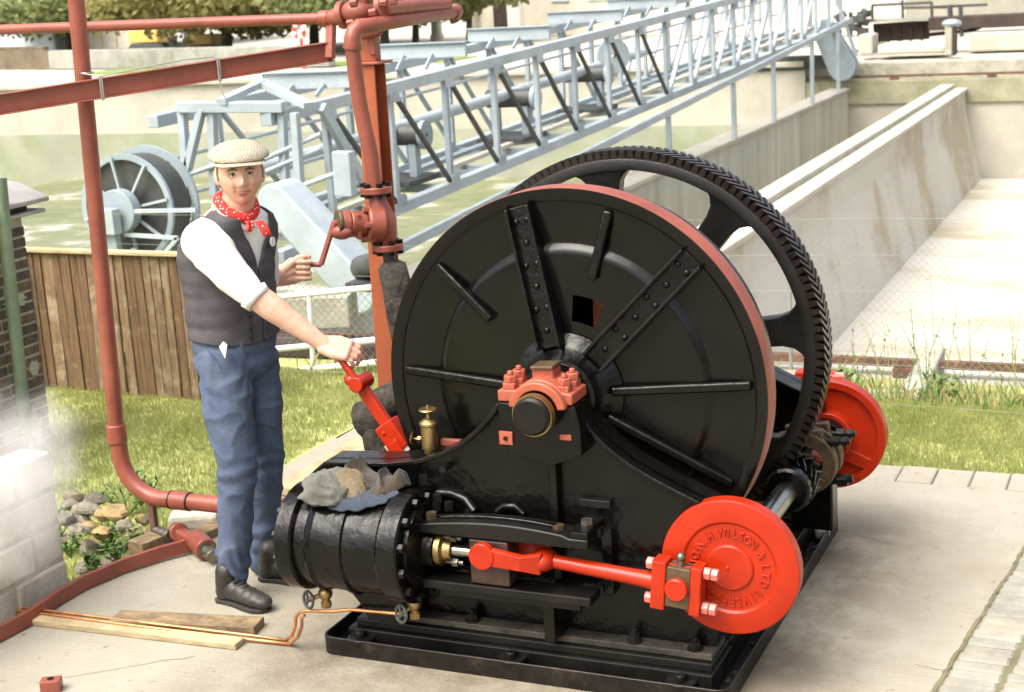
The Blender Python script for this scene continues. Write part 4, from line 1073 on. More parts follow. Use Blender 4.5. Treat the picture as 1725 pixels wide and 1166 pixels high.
MB().bar(radial(radians(68), .20, .13), radial(radians(80), .46, .13), .05, .03, (0, 1, 0)).build('inner_tie', M['oxide'], eng, 0, .004)

# spur gear behind the drum
GY0, GY1 = .607, .745
gearo = MB().lathe([(.664, 0), (.700, 0), (.706, .004), (.706, GY1 - GY0 - .004), (.700, GY1 - GY0), (.664, GY1 - GY0)], (0, GY0, ZA), (0, 1, 0), 160, True).build('gear_wheel', KF, eng, 40)
arm = MB()
for k in range(8):
    a = radians(7.5 + 45 * k); P = []
    pts = [(.15, .075), (.50, .052), (.58, .055), (.62, .066), (.645, .088), (.668, .130)]
    L_ = [(r, w) for r, w in pts] + [(r, -w) for r, w in reversed(pts)]
    arm.prism(L_, lambda r, w, t: (r * cos(a) - w * sin(a), t, ZA + r * sin(a) + w * cos(a)), GY0 + .012, GY0 + .075)
    arm_o = arm.build('gear_arm', KF, gearo, 0, .006); arm = MB()
MB().lathe([(.065, -.06), (.16, -.06), (.17, -.04), (.17, .18), (.065, .18)], (0, GY0, ZA), (0, 1, 0), 48, True).build('gear_hub', KF, gearo, 40, .004)
NT = 144
tb = MB(); hw = 2 * pi * .72 / NT * .30; sk = .046
P = []
for y, s in ((GY0 + .003, 0), ((GY0 + GY1) / 2, sk), (GY1 - .003, 0)):
    for r, w in ((.704, hw * 1.5), (.738, hw * .8)):
        P += [(s - w, y, r), (s + w, y, r)]
F = []
for k in range(2):
    b0_ = 4 * k; b1_ = b0_ + 4
    F += [(b0_, b0_ + 2, b1_ + 2, b1_), (b0_ + 1, b1_ + 1, b1_ + 3, b0_ + 3), (b0_ + 2, b0_ + 3, b1_ + 3, b1_ + 2)]
F += [(0, 1, 3, 2), (8, 10, 11, 9)]
tb.v, tb.f = P, F
M['tooth'] = mat('greasy_gear_tooth', (.014, .009, .007), .32, var=.35, scale=20, bump=.2)
tme = bpy.data.meshes.new('tooth'); tme.from_pydata(tb.v, [], tb.f); tme.materials.append(M['tooth'])
bm = bmesh.new(); bm.from_mesh(tme); bmesh.ops.recalc_face_normals(bm, faces=bm.faces[:]); bm.to_mesh(tme); bm.free()
for k in range(NT):
    put('tooth', tme, gearo, (0, 0, ZA), Matrix.Rotation(2 * pi * k / NT, 3, 'Y'))

# crankshaft, pinion, eccentrics
MB().cyl((CX, -.16, CZ), (CX, 1.27, CZ), .040, n=32).build('crankshaft', M['steel'], eng, 40)
pin_ = MB(); n = 18; P = []; F = []
for yk in range(9):
    t_ = yk / 8; tw = (.35 * (1 - abs(2 * t_ - 1)))
    for i in range(4 * n):
        r = (.066, .092, .092, .066)[i % 4]; a = 2 * pi * (i // 4 + (.05, .28, .52, .75)[i % 4]) / n + tw
        P.append((CX + r * cos(a), .60 + .155 * t_, CZ + r * sin(a)))
for yk in range(8): F += [(yk * 4 * n + i, yk * 4 * n + (i + 1) % (4 * n), (yk + 1) * 4 * n + (i + 1) % (4 * n), (yk + 1) * 4 * n + i) for i in range(4 * n)]
F += [tuple(range(4 * n)), tuple(range(32 * n, 36 * n))]
pin_.add(P, F).build('pinion', K, eng, 30)
MB().lathe([(.04, 0), (.075, 0), (.085, .01), (.085, .045), (.04, .045)], (CX, .548, CZ), (0, 1, 0), 32, True).build('collar', K, eng, 40)
for y, m_ in ((.83, 'bronze'), (.93, 'bronze')):
    ec = MB().lathe([(.07, 0), (.118, 0), (.122, .006), (.122, .040), (.118, .046), (.07, .046)], (CX, y, CZ + .015), (0, 1, 0), 40, True).build('eccentric_strap', M[m_], eng, 40, .002)
    MB().bar((CX - .1, y + .023, CZ + .11), (CX + .07, y + .023, CZ + .135), .036, .034).build('strap_lug', M['bronze'], ec, 0, .006)
    c = MB().cyl((CX + .05, y + .023, CZ + .10), (CX + .17, y + .023, CZ + .11), .012, n=12); c.hexnut((CX + .10, y + .023, CZ + .105), (1, 0, .06), .022, .03); c.hexnut((CX + .14, y + .023, CZ + .108), (1, 0, .06), .020, .02)
    c.build('strap_bolt', KF, ec, 30)
c = MB().cyl((CX + .05, .95, CZ - .09), (CX + .16, .95, CZ - .07), .016, n=12); c.hexnut((CX + .10, .95, CZ - .08), (1, 0, .1), .026, .04); c.build('strap_bolt', KF, eng, 30)
for y, s in ((.86 + .22, .10),):
    pd_ = MB().prism([(.50, .12), (.67, .12), (.67, .38), (.67, .47), (.66, .505), (.55, .505), (.525, .47), (.51, .38)], lambda a, b, t: (a, t, b), y - s / 2, y + s / 2).build('crank_bearing', K, eng, 0, .008)
bx = MB().box2((.54, 1.02, .52), (.62, 1.10, .66)).build('valve_gear_bracket', K, eng, 0, .005)

for y in (-.108, 1.211):
    MB().lathe([(.0405, -.045), (.078, -.045), (.082, -.04), (.082, .04), (.078, .045), (.0405, .045)], (CX, y, CZ), (0, 1, 0), 32, True).build('crank_bearing', K, eng, 40)
    MB().box2((.535, y - .03, .38), (CX, y + .03, .52)).build('bearing_arm', K, eng, 0, .008)
# crank discs with cast lettering on the near one
def disc(y, d, name):
    return MB().lathe([(.0, .002), (.072, .002), (.077, -.001), (.080, -.007), (.148, -.007), (.152, -.003), (.157, .0), (.221, .0), (.2255, -.0015), (.228, -.005), (.228, -.052), (.224, -.056), (.0, -.056)], (CX, y, CZ), (0, d, 0), 96).build(name, M['red'], eng, 28)
d1 = disc(-.213, -1, 'crank_disc')
d2 = MB().lathe([(.0, -.02), (.188, -.02), (.196, .0), (.222, .0), (.228, -.004), (.228, -.055), (.0, -.055)], (CX, 1.261, CZ), (0, -1, 0), 96).build('crank_disc', M['red'], eng, 28)
MB().prism([(.02, -.03), (.19, -.10), (.16, -.145), (.02, -.10)], lambda a, b, t: (CX + a, t, CZ + b), 1.262, 1.283).build('balance_weight', M['red'], d2, 0, .006)
MB().lathe([(.04, 0), (.10, 0), (.10, .06), (.04, .06)], (CX, 1.225, CZ), (0, 1, 0), 32, True).build('disc_hub', M['red'], d2, 40, .004)
def letters(txt, a0, a1, r, size):
    n_ = len(txt); lv, lf_ = [], []
    for k, ch in enumerate(txt):
        if ch == ' ': continue
        a = radians(a0 + (a1 - a0) * k / max(1, n_ - 1))
        cu = bpy.data.curves.new('letter', 'FONT'); cu.body = ch; cu.size = size; cu.extrude = .0046; cu.align_x = 'CENTER'; cu.align_y = 'CENTER'; cu.resolution_u = 3; cu.bevel_depth = .0008; cu.bevel_resolution = 0
        ob = bpy.data.objects.new('letter', cu); COL.objects.link(ob)
        dg = bpy.context.evaluated_depsgraph_get(); me = bpy.data.meshes.new_from_object(ob.evaluated_get(dg))
        bpy.data.objects.remove(ob)
        # letter plane: top points outward, reads clockwise as seen from -y
        er = V(cos(a), 0, sin(a)); et = V(sin(a), 0, -cos(a)); en = V(0, -1, 0)
        c = V(CX, -.2065, CZ) + er * r
        i0 = len(lv); lv += [tuple(c + et * (v.co.x * .80) + er * v.co.y + en * v.co.z) for v in me.vertices]; lf_ += [tuple(i0 + i for i in p.vertices) for p in me.polygons]
        bpy.data.meshes.remove(me)
    return lv, lf_
mb = MB()
for args in (('JOHN.H.WILSON', 175, 48, .117, .040), ('&', 27, 27, .117, .042), ('LTD', 8, -21, .117, .040), ('LIVERPOOL', -40, -134, .117, .040)):
    lv, lf_ = letters(*args); mb.add(lv, lf_)
mb.build('lettering', M['red'], d1, 25)
mb = MB().ball((CX - .005, -.2165, CZ), (.006, .003, .008), 8, 6).build('centre_mark', M['red'], d1)

# near cylinder and its gear
CY = -.27
cyl = MB().lathe([(.0, -0.968), (.12, -0.968), (.13, -0.959), (.185, -0.955), (.192, -0.949), (.192, -0.895), (.186, -0.889), (.172, -0.884), (.172, -0.844), (.186, -0.835), (.190, -0.827), (.186, -0.819), (.181, -0.812),
                   (.181, -0.711), (.190, -0.706), (.190, -0.692), (.181, -0.687), (.181, -0.561), (.188, -0.550), (.198, -0.545), (.198, -0.478), (.190, -0.472), (.0, -0.472)], (0, CY, .433), (1, 0, 0), 72).build('cylinder', K, eng, 26)
MB().lathe([(.0, -.471), (.155, -.471), (.155, -.452), (.10, -.446), (.068, -.44), (.068, -.405), (.0, -.405)], (0, CY, .433), (1, 0, 0), 40).build('cylinder_cover', K, cyl, 35)
for k in range(12):
    a = 2 * pi * k / 12 + .2
    MB().hexnut((-.471, CY + .172 * cos(a), .433 + .172 * sin(a)), (1, 0, 0), .017, .018).build('cover_nut', KF, cyl, 30)
    MB().hexnut((-.956, CY + .162 * cos(a), .433 + .162 * sin(a)), (-1, 0, 0), .015, .014).build('cover_nut', KF, cyl, 30)
MB().lathe([(.024, 0), (.058, 0), (.058, .020), (.04, .026), (.034, .05), (.024, .05)], (-.402, CY, .433), (1, 0, 0), 28, True).build('gland', M['brass'], cyl, 35)
for s in (-1, 1):
    c = MB().cyl((-.40, CY, .433 + s * .045), (-.315, CY, .433 + s * .045), .008, n=10); c.hexnut((-.355, CY, .433 + s * .045), (1, 0, 0), .015, .022); c.build('gland_stud', M['dull_steel'], cyl, 30)
MB().cyl((-.36, CY, .433), (-.25, CY, .433), .020, n=20).build('piston_rod', M['steel'], eng)
MB().box2((-.93, -.125, .33), (-.52, -.03, .60)).build('valve_chest', K, cyl, 0, .012)
MB().prism([(-.83, .275), (-.56, .262), (-.56, .25), (-.83, .262)], lambda a, b, t: (a, t, b), CY - .06, CY + .06).build('drain_boss', K, cyl, 0, .004)
# guide bars
top = [(-.46, .502), (-.46, .532)] + [(-.46 + .62 * t, .535 + .026 * sin(pi * t)) for t in np.linspace(.08, .86, 14)] + [(.10, .536), (.165, .536), (.165, .502)]
gb = MB().prism(top, lambda a, b, t: (a, t, b), CY - .05, CY + .05).build('guide_bar', KF, eng, 40, .005)
MB().prism([(x, z + .010 if 1 else z) for x, z in [(-.40, .530)] + [(-.46 + .62 * t, .537 + .026 * sin(pi * t)) for t in np.linspace(.12, .80, 12)] + [(.06, .530)]], lambda a, b, t: (a, t, b), CY - .012, CY + .012).build('bar_crown', K, gb, 40, .003)
MB().box2((-.46, CY - .05, .302), (.165, CY + .05, .334)).build('guide_bar', KF, eng, 0, .005)
MB().box2((-.40, CY - .03, .275), (.12, CY + .03, .301)).build('bar_stiffener', KF, eng, 0, .004)
for x in (-.425, .045): 
    for z in (.532,):
        q = MB(); q.hexnut((x, CY, z), (0, 0, 1), .020, .030); q.build('bar_bolt', M['bronze'], gb, 30)
q = MB(); q.hexnut((.135, CY + .03, .562), (0, 0, 1), .021, .018); q.build('bar_bolt', M['dull_steel'], gb, 30)
MB().box2((.105, CY - .05, .537), (.166, -.125, .562)).build('guide_bracket', K, eng, 0, .005)
MB().box2((.166, -.205, .30), (.205, -.125, .536)).build('guide_bracket', K, eng, 0, .005)
MB().prism([(-.19, .60), (-.10, .60), (-.10, .63), (-.19, .63)], lambda a, b, t: (t, a, b), .09, .20).build('bracket_top', KF, eng, 0, .004)
MB().box2((-.02, CY - .02, .143), (.02, -.10, .30)).build('guide_stay', K, eng, 0, .005)
for pts, r in (([(-0.446, -0.170, 0.597), (-0.383, -0.170, 0.598), (-0.334, -0.180, 0.584), (-0.293, -0.200, 0.552)], .016), ([(-0.217, -0.180, 0.552), (-0.189, -0.180, 0.574), (-0.149, -0.180, 0.577), (-0.119, -0.180, 0.552)], .013)):
    MB().tube(pts, r, 12).build('oil_pipe', K, eng)
for u, v in ((738, 846), (735, 860), (758, 858), (795, 868), (715, 815)):
    q = MB(); q.hexnut(V((-0.433, -0.200, 0.574)) + V((u - 738) * .0021, 0, -(v - 846) * .0021), (0, 0, 1), .017, .03); q.build('set_nut', KF, eng, 30)
q = (-0.399, -0.170, 0.699); MB().cyl((q[0], -.166, q[2]), (q[0] - .0, -.215, q[2]), .012, n=12).build('web_bolt', KF, eng, 30)
# crosshead and connecting rod
HX, HZ = (-0.209, -0.300, 0.451)[0], (-0.209, -0.300, 0.451)[2]
PX, PZ = (0.457, -0.300, 0.393)[0], (0.457, -0.300, 0.393)[2]
M['crosshead'] = mat('oily_brown_crosshead', (.040, .018, .011), .45, var=.4, scale=18, bump=.2)
ch = MB().box2((HX - .06, CY - .045, .338), (HX + .085, CY + .045, .498)).build('crosshead', M['crosshead'], eng, 0, .006)
d = V(PX - HX, 0, PZ - HZ); Lr = d.length; d.normalize(); up = V(-d.z, 0, d.x)
def rp(s, h, y): return V(HX, 0, HZ) + d * s + up * h + V(0, y, 0)
cr = MB().tube([rp(.22, 0, CY), rp(.24, 0, CY), rp(.45, 0, CY), rp(Lr - .085, 0, CY)], [.024, .024, .026, .029], 24).build('connecting_rod', M['red'], eng, 40)
for s in (-1, 1):
    y0 = CY + s * .062
    MB().lathe([(.0, 0), (.042, 0), (.046, .005), (.046, .030), (.0, .030)], rp(0, 0, y0 + s * (-.012)), (0, s, 0), 36).build('small_end', M['red'], cr, 35, .003)
    P = [rp(.03, .032, y0), rp(.03, -.032, y0), rp(.14, -.026, y0), rp(.205, -.038, y0 - s * .022), rp(.205, .038, y0 - s * .022), rp(.14, .026, y0)]
    m2 = MB(); th = V(0, .014, 0)
    m2.add([p - th for p in P] + [p + th for p in P], [(i, (i + 1) % 6, 6 + (i + 1) % 6, 6 + i) for i in range(6)] + [(5, 4, 3, 2, 1, 0), (6, 7, 8, 9, 10, 11)]).build('fork_arm', M['red'], cr, 0, .006)
MB().ball(rp(.20, 0, CY), (.042, .058, .038), 24, 14).build('fork_boss', M['red'], cr, 60)
def rbox(s0, s1, h0, h1, y0, y1, name, m, par, bev=.004):
    P = [rp(s, h, y) for s in (s0, s1) for h in (h0, h1) for y in (y0, y1)]
    return MB().add(P, [(0, 1, 3, 2), (4, 6, 7, 5), (0, 4, 5, 1), (2, 3, 7, 6), (0, 2, 6, 4), (1, 5, 7, 3)]).build(name, m, par, 0, bev)
YF, YB = -.300, -.232
rbox(Lr - .088, Lr - .040, -.084, .082, YF, YB, 'big_end', M['red'], cr)
rbox(Lr + .042, Lr + .078, -.084, .082, YF, YB, 'big_end', M['red'], cr)
rbox(Lr - .039, Lr + .041, -.068, .070, YF + .004, YB, 'bearing_brass', M['bronze'], cr, .003)
M['red_pale'] = mat('worn_red_nut_paint', (.60, .16, .12), .35, var=.1)
for h in (-.060, .060):
    b_ = MB().cyl(rp(Lr - .115, h, -.268), rp(Lr + .115, h, -.268), .012, n=14); b_.build('strap_bolt', M['red'], cr)
    for s0 in (Lr - .112, Lr + .079, Lr + .104):
        m2 = MB(); m2.hexnut(rp(s0, h, -.268), d, .021, .022); m2.build('strap_nut', M['red_pale'], cr, 30, .002)
MB().lathe([(.0, 0), (.034, 0), (.038, -.004), (.038, -.1), (.0, -.1)], (PX, YF - .016, PZ), (0, -1, 0), 32).build('crank_pin', M['red'], eng, 35)
q = MB().cyl(rp(Lr, .070, -.27), rp(Lr, .10, -.27), .012, n=12); q.ball(rp(Lr, .10, -.27), .016, 10, 8); q.build('oil_cup', M['dull_steel'], cr)
# far side: cylinder, rod and big end
MB().lathe([(.0, -1.04), (.19, -1.03), (.19, -.96), (.18, -.95), (.18, -.56), (.195, -.55), (.195, -.475), (.0, -.47)], (0, ym(CY), .433), (1, 0, 0), 48).build('cylinder', K, eng, 30)
fx, fz = CX - .075, CZ + .155
MB().tube([(-.2, ym(-.27), .45), (fx - .07, ym(-.27), fz - .01)], .026, 16).build('connecting_rod', M['red'], eng)
fb = MB().box((fx, ym(-.268), fz), (.16, .07, .16)).build('big_end', M['red'], eng, 0, .006)
for s in (-1, 1):
    for h in (-1, 1):
        q = MB(); q.hexnut((fx + s * .08, ym(-.268), fz + h * .06), (s, 0, 0), .022, .035); q.build('strap_nut', M['red_pale'], fb, 30)
st_ = MB().cyl((0.436, 1.330, 0.622), (0.486, 1.330, 0.633), .036, n=20).build('rod_end', M['red'], eng, 30, .008)
q = MB()
for dx in (-.03, .02, .06): q.hexnut(V((0.567, 1.330, 0.657)) + V(dx, 0, .0), (0, 0, 1), .022, .022)
q.build('rod_nut', M['red_pale'], eng, 30)

# brass sight-feed lubricator on the near frame
lp_ = (-0.494, -0.110, 0.722)
lub = MB().lathe([(.0, 0), (.022, 0), (.022, .012), (.030, .016), (.030, .098), (.034, .102), (.034, .110), (.020, .122), (.008, .128), (.007, .142), (.012, .146), (.007, .150), (.030, .152), (.033, .156), (.030, .160), (.006, .162), (.005, .172), (.0, .174)], lp_, (0, 0, 1), 36).build('lubricator', M['brass'], eng, 35)
c = MB().cyl((lp_[0] - .028, lp_[1], lp_[2] + .045), (lp_[0] - .062, lp_[1], lp_[2] + .045), .006, n=12); c.hexnut((lp_[0] - .034, lp_[1], lp_[2] + .045), (-1, 0, 0), .012, .012)
c.lathe([(.0, 0), (.024, 0), (.027, .003), (.024, .006), (.0, .006)], (lp_[0] - .062, lp_[1], lp_[2] + .045), (-1, 0, 0), 20); c.build('needle_valve', M['brass'], lub, 35)
MB().box2((lp_[0] + .03, -.09, lp_[2] + .02), (lp_[0] + .13, -.07, lp_[2] + .045)).build('bracket', M['oxide'], eng, 0, .003)

# red control lever standing on the frame
M['primer'] = mat('bare_white_primer', (.66, .60, .52), .7, var=.08)
LY = .085
A_, B_ = V((-0.718, 0.085, 0.667)), V((-0.872, 0.085, 0.895))
ld_ = (B_ - A_).normalized(); lu = V(-ld_.z, 0, ld_.x); 
def lp2(s, w, y): return A_ + ld_ * s + lu * w + V(0, y, 0)
def lbox(s0, s1, w0, w1, y0, y1, name, m, par, bev=.004):
    P = [lp2(s, w, y) for s in (s0, s1) for w in (w0, w1) for y in (y0, y1)]
    return MB().add(P, [(0, 1, 3, 2), (4, 6, 7, 5), (0, 4, 5, 1), (2, 3, 7, 6), (0, 2, 6, 4), (1, 5, 7, 3)]).build(name, m, par, 0, bev)
LL = (B_ - A_).length
lev = lbox(.085, LL, -.026, .022, -.014, .014, 'control_lever', M['red'], eng, .006)
lbox(-.01, .105, -.044, .040, -.030, .030, 'lever_socket', M['red'], lev, .005)
lbox(-.03, .035, -.038, .050, -.022, .045, 'socket_side', M['primer'], lev, .004)
lbox(-.035, .03, -.020, .030, -.036, -.031, 'socket_clip', M['red'], lev, .002)
MB().cyl(lp2(LL + .004, -.012, -.048), lp2(LL + .004, -.012, .048), .030, n=24).build('lever_boss', M['red'], lev, 40, .004)
MB().ball(lp2(LL + .03, .004, -.02), (.030, .03, .026), 16, 10).build('lever_boss', M['red'], lev, 60)
for w, yy in ((-.018, -.03), (.026, .03)):
    MB().tube([lp2(LL + .02, w, yy), lp2(LL + .135, w + .006, yy)], [.013, .010], 14).build('grip', M['red'], lev, 40)
for s, w in ((.03, -.01), (.075, .012)): 
    q = MB().ball(lp2(s, w, -.031), (.008, .004, .008), 10, 6); q.build('rivet', M['red'], lev)
MB().box2((A_.x - .09, -.05, A_.z - .06), (A_.x + .10, .16, A_.z - .030)).build('lever_plate', K, eng, 0, .006)
# drain cocks below the cylinder
def drain(c, label, hw_at, flip):
    c = V(c)
    q = MB().cyl(c + V(0, 0, .06), c + V(0, 0, .03), .016, n=6); q.cyl(c + V(0, 0, .035), c - V(0, 0, .03), .017, .014, 16); q.ball(c, .026, 14, 10); q.hexnut(c - V(0, 0, .03), (0, 0, -1), .019, .022)
    o = q.build('drain_cock', M['brass'], eng, 35)
    h = c + V(*hw_at); ax = V(-.42, -.88, .12).normalized()
    MB().cyl(c, h, .009, n=10).build('spindle', M['brass'], o)
    w = MB(); aa = ax.orthogonal().normalized(); b_ = ax.cross(aa)
    w.tube([h + (aa * cos(t_) + b_ * sin(t_)) * .030 for t_ in np.linspace(0, 2 * pi, 24, endpoint=False)], .0055, 8, False, True)
    for k in range(3):
        t_ = k * 2 * pi / 3 + .3; w.cyl(h, h + (aa * cos(t_) + b_ * sin(t_)) * .030, .0045, n=8)
    w.cyl(h - ax * .006, h + ax * .006, .009, n=12); w.build('hand_wheel', M['dark_iron'], o, 40)
    return o
drain((-0.860, -0.300, 0.225), '', (-.054, -.030, -.018), 1)
drain((-0.502, -0.300, 0.227), '', (-.030, -.045, -.022), 1)
MB().cyl(V((-0.860, -0.300, 0.225)) + V(0, 0, .05), V((-0.860, -0.300, 0.225)) + V(0, .02, .10), .022, n=14).build('drain_boss', K, eng)
MB().cyl(V((-0.502, -0.300, 0.227)) + V(0, .02, .05), V((-0.502, -0.300, 0.227)) + V(0, .03, .14), .020, n=14).build('drain_boss', K, eng)
# lagged steam pipe rising behind the frame
MB().tube([(-0.933, 0.400, 0.509), (-0.987, 0.400, 0.566), (-0.999, 0.400, 0.663), (-0.971, 0.420, 0.720), (-0.890, 0.500, 0.764), (-0.860, 0.600, 0.775)], [.066, .068, .068, .068, .062, .06], 20).build('lagged_pipe', M['lag'], eng, 60)
MB().tube([(-1.057, 0.400, 0.652), (-0.938, 0.400, 0.694)], [.075, .075], 20).build('lagging_band', M['lag'], eng, 60)

# ------------------------------------------------------------ red pipework
colm = thing('steel_column', (-1.25, 1.05, 0), 'orange red painted steel column rising beside the drum', 'column')
cb, ct = V(-1.275, 1.05, 0), V((-1.259, 1.050, 2.003))
w2 = .046
for nm, a, b in (('flange', (-w2, -.05), (w2, -.042)), ('flange', (-w2, .042), (w2, .05)), ('web', (-.004, -.042), (.004, .042))):
    P = [(cb.x + a[0], cb.y + a[1], 0), (cb.x + b[0], cb.y + a[1], 0), (cb.x + b[0], cb.y + b[1], 0), (cb.x + a[0], cb.y + b[1], 0)]
    Q = [(p[0] + ct.x - cb.x, p[1], ct.z) for p in P]
    MB().add(P + Q, [(0, 1, 5, 4), (1, 2, 6, 5), (2, 3, 7, 6), (3, 0, 4, 7), (3, 2, 1, 0), (4, 5, 6, 7)]).build(nm, M['rust_orange'], colm, 0, .003)
MB().box((ct.x + .01, 1.05, ct.z + .006), (.13, .13, .012)).build('head_plate', M['salmon'], colm, 0, .003)
MB().box((cb.x, 1.05, .008), (.2, .2, .016)).build('base_plate', M['rust_orange'], colm, 0, .003)
MB().box((ct.x, 1.05, ct.z + .07), (.085, .05, .116)).build('head_bracket', M['rust_orange'], colm, 0, .003)
MB().box((ct.x + .035, 1.03, ct.z + .10), (.03, .04, .12)).build('head_bracket', M['oxide'], colm, 0, .003)
q = MB()
for k in range(4): q.hexnut((ct.x + .055, 1.02, ct.z + .12 + .02 * k), (0, 0, 1), .020 - .002 * (k % 2), .017)
q.build('head_bolt', M['oxide'], colm, 30)
beam = thing('steel_beam', (-2.0, .5, 2.0), 'red oxide steel channel beam sloping across the top left', 'beam')
Lp, Rp = V((-2.454, 0.150, 1.926)), V((-1.407, 1.000, 2.043))
bd_ = (Rp - Lp).normalized(); Lp2 = Lp - bd_ * 1.2; hz_ = V(bd_.x, bd_.y, 0).normalized(); sd = V(hz_.y, -hz_.x, 0); H_ = .082
def bpt(P, s, h): return P + sd * s + V(0, 0, h)
for nm, s0, s1, h0, h1 in (('web', -.004, .003, .005, H_ - .005), ('top_flange', -.030, .030, H_ - .005, H_), ('bottom_flange', -.030, .030, 0, .005)):
    P = [bpt(p, s, h) for p in (Lp2, Rp) for s in (s0, s1) for h in (h0, h1)]
    MB().add([p - V(0, 0, .02) for p in P], [(0, 1, 3, 2), (4, 6, 7, 5), (0, 4, 5, 1), (2, 3, 7, 6), (0, 2, 6, 4), (1, 5, 7, 3)]).build(nm, M['oxide'], beam, 0, .002)
MB().tube([(-1.400, 1.000, 2.172), (-1.401, 0.970, 2.037)], .024, 4).build('hanger', M['oxide'], beam, 0, .003)
# wire ties
for (u0, f_, lab) in ((190, .0, 'grey wire tie lashing the beam to the red standpipe'), (350, .0, 'grey wire tie looped round the middle of the beam, tail hanging')):
    t_ = thing('wire_tie', V((-2.054, 0.360, 1.980)) if u0 == 190 else V((-1.772, 0.620, 2.027)), lab, 'wire')
    s_ = .38 if u0 == 190 else .71
    c = Lp.lerp(Rp, .0)
    # centre of the loop on the beam, at the pixel's own distance along it
    best = min((((Lp.lerp(Rp, k / 200)), k) for k in range(201)), key=lambda q: abs((q[0].y - (.40 if u0 == 190 else .70))))[0] - V(0, 0, .02)
    for o_k in (0, .008):
        lp_k = [best + bd_ * o_k + sd * s + V(0, 0, h) for s, h in ((-.034, -.004), (.034, -.004), (.036, H_ * .5), (.034, H_ + .004), (-.034, H_ + .004))]
        MB().tube(lp_k, .0032, 6, False, True).build('loop', M['wire'], t_)
    if u0 == 190: 
        pc = V(-2.235, .42, best.z + H_ + .01)
        MB().tube([best + V(0, 0, H_ + .006)] + [pc + V(.038 * cos(a), .038 * sin(a), .012) for a in np.linspace(-1.2, 4.2, 14)], .003, 6).build('lashing', M['wire'], t_)
        MB().tube([best + V(0, 0, H_ + .006), Lp.lerp(Rp, .55) + V(0, 0, H_ + .0), Lp.lerp(Rp, .64) + V(0, 0, H_ - .008)], .0028, 6).build('lead', M['wire'], t_)
    else:
        e = best + sd * .04
        MB().tube([e + V(0, 0, .05), e + V(.005, -.005, -.005), e + V(.015, -.01, -.05), e + V(.030, -.012, -.075)], .003, 6).build('tail', M['wire'], t_)

# long exhaust pipe: down, round the elbow and along into the winch
PY_ = .42
v0 = V((-2.231, 0.420, 2.334)); v1 = V((-2.296, 0.420, 0.492)); hx = V((-2.012, 0.420, 0.224))
hzp = hx.z
vx = v1.x
ex = thing('exhaust_pipe', (vx, PY_, 0), 'thick red oxide standpipe bending at the bottom and running into the winch', 'pipe')
r_ = .0365
up = v0 + (v0 - v1).normalized() * .5
MB().tube([up, v1 + V(0, 0, -.02)], r_ * .93, 28).build('riser', M['oxide'], ex, 60)
Rb = .19
arc = [V(vx + .004 + Rb - Rb * cos(t_), PY_, hzp + Rb - Rb * sin(t_)) for t_ in np.linspace(0, pi / 2, 12)]
MB().tube([v1 + V(.004, 0, -.02)] + arc + [V(hx.x - .03, PY_, hzp)], r_, 28).build('elbow', M['oxide'], ex, 60)
MB().tube([v1 + V(-.002, 0, .055), v1 + V(.0, 0, -.03)], r_ * 1.19, 28).build('socket', M['oxide'], ex, 60, .006)
MB().tube([V(hx.x - .03, PY_, hzp), V(hx.x + .06, PY_, hzp)], r_ * 1.12, 28).build('socket', M['oxide'], ex, 60, .005)
for dx in (-.031, .061): MB().tube([V(hx.x + dx - .002, PY_, hzp), V(hx.x + dx + .003, PY_, hzp)], r_ * 1.14, 28).build('joint_line', M['black_flat'], ex, 60)
MB().tube([V(hx.x + .06, PY_, hzp), V(-.95, PY_, hzp)], r_, 28).build('run', M['oxide'], ex, 60)
sp = V((-2.154, 0.420, 0.165)); MB().box2((sp.x - .014, PY_ - .014, -.02), (sp.x + .014, PY_ + .014, hzp - .03)).build('support_leg', M['rail_rust'], ex, 0, .003)

# steam main: top pipe, cross fitting, drop pipe with crank-operated valve
pw = thing('steam_main', (-1.2, .85, 1.4), 'red oxide steam pipe with bolted flanges and a hand cranked valve', 'pipework')
MB().tube([V((-3.158, 1.000, 2.228)) - V(.8, 0, 0), (-1.434, 1.000, 2.200)], .0235, 20).build('top_pipe', M['oxide'], pw, 60)
MB().tube([(-1.448, 1.000, 2.200), (-1.403, 1.000, 2.199)], .034, 20).build('socket', M['oxide'], pw, 60, .004)
MB().tube([(-1.408, 1.000, 2.199), (-1.340, 1.000, 2.206)], [.030, .040], 20).build('reducer', M['oxide'], pw, 60)
MB().ball((-1.271, 1.000, 2.220), (.075, .06, .05), 20, 14).build('cross_body', M['oxide'], pw, 60)
fl = MB(); fl.cyl((-1.351, 1.000, 2.208), (-1.322, 1.000, 2.212), .058, n=24); fl.build('flange', M['oxide'], pw, 35, .004)
fl = MB(); fl.cyl((-1.164, 1.000, 2.229), (-1.136, 1.000, 2.233), .058, n=24); fl.build('flange', M['oxide'], pw, 35, .004)
for c in ((-1.273, 0.950, 2.255), (-1.294, 0.950, 2.175), (-1.135, 0.950, 2.249), (-1.099, 0.970, 2.254), (-1.177, 0.930, 2.214)):
    q = MB(); q.hexnut(c, (1, .2, .1), .016, .03); q.build('flange_bolt', M['oxide'], pw, 30)
MB().cyl((-1.240, 1.000, 2.247), V((-1.240, 1.000, 2.247)) + V(0, 0, .07), .03, n=18).build('top_boss', M['oxide'], pw, 35, .004)
MB().tube([(-1.143, 1.000, 2.224), V((-1.143, 1.000, 2.224)) + V(.04, .5, .0)], .03, 18).build('back_pipe', M['oxide'], pw, 60)
MB().cyl(V((-1.257, 1.000, 2.128)), V((-1.172, 1.000, 2.139)), .022, n=16).build('side_boss', M['oxide'], pw, 35)
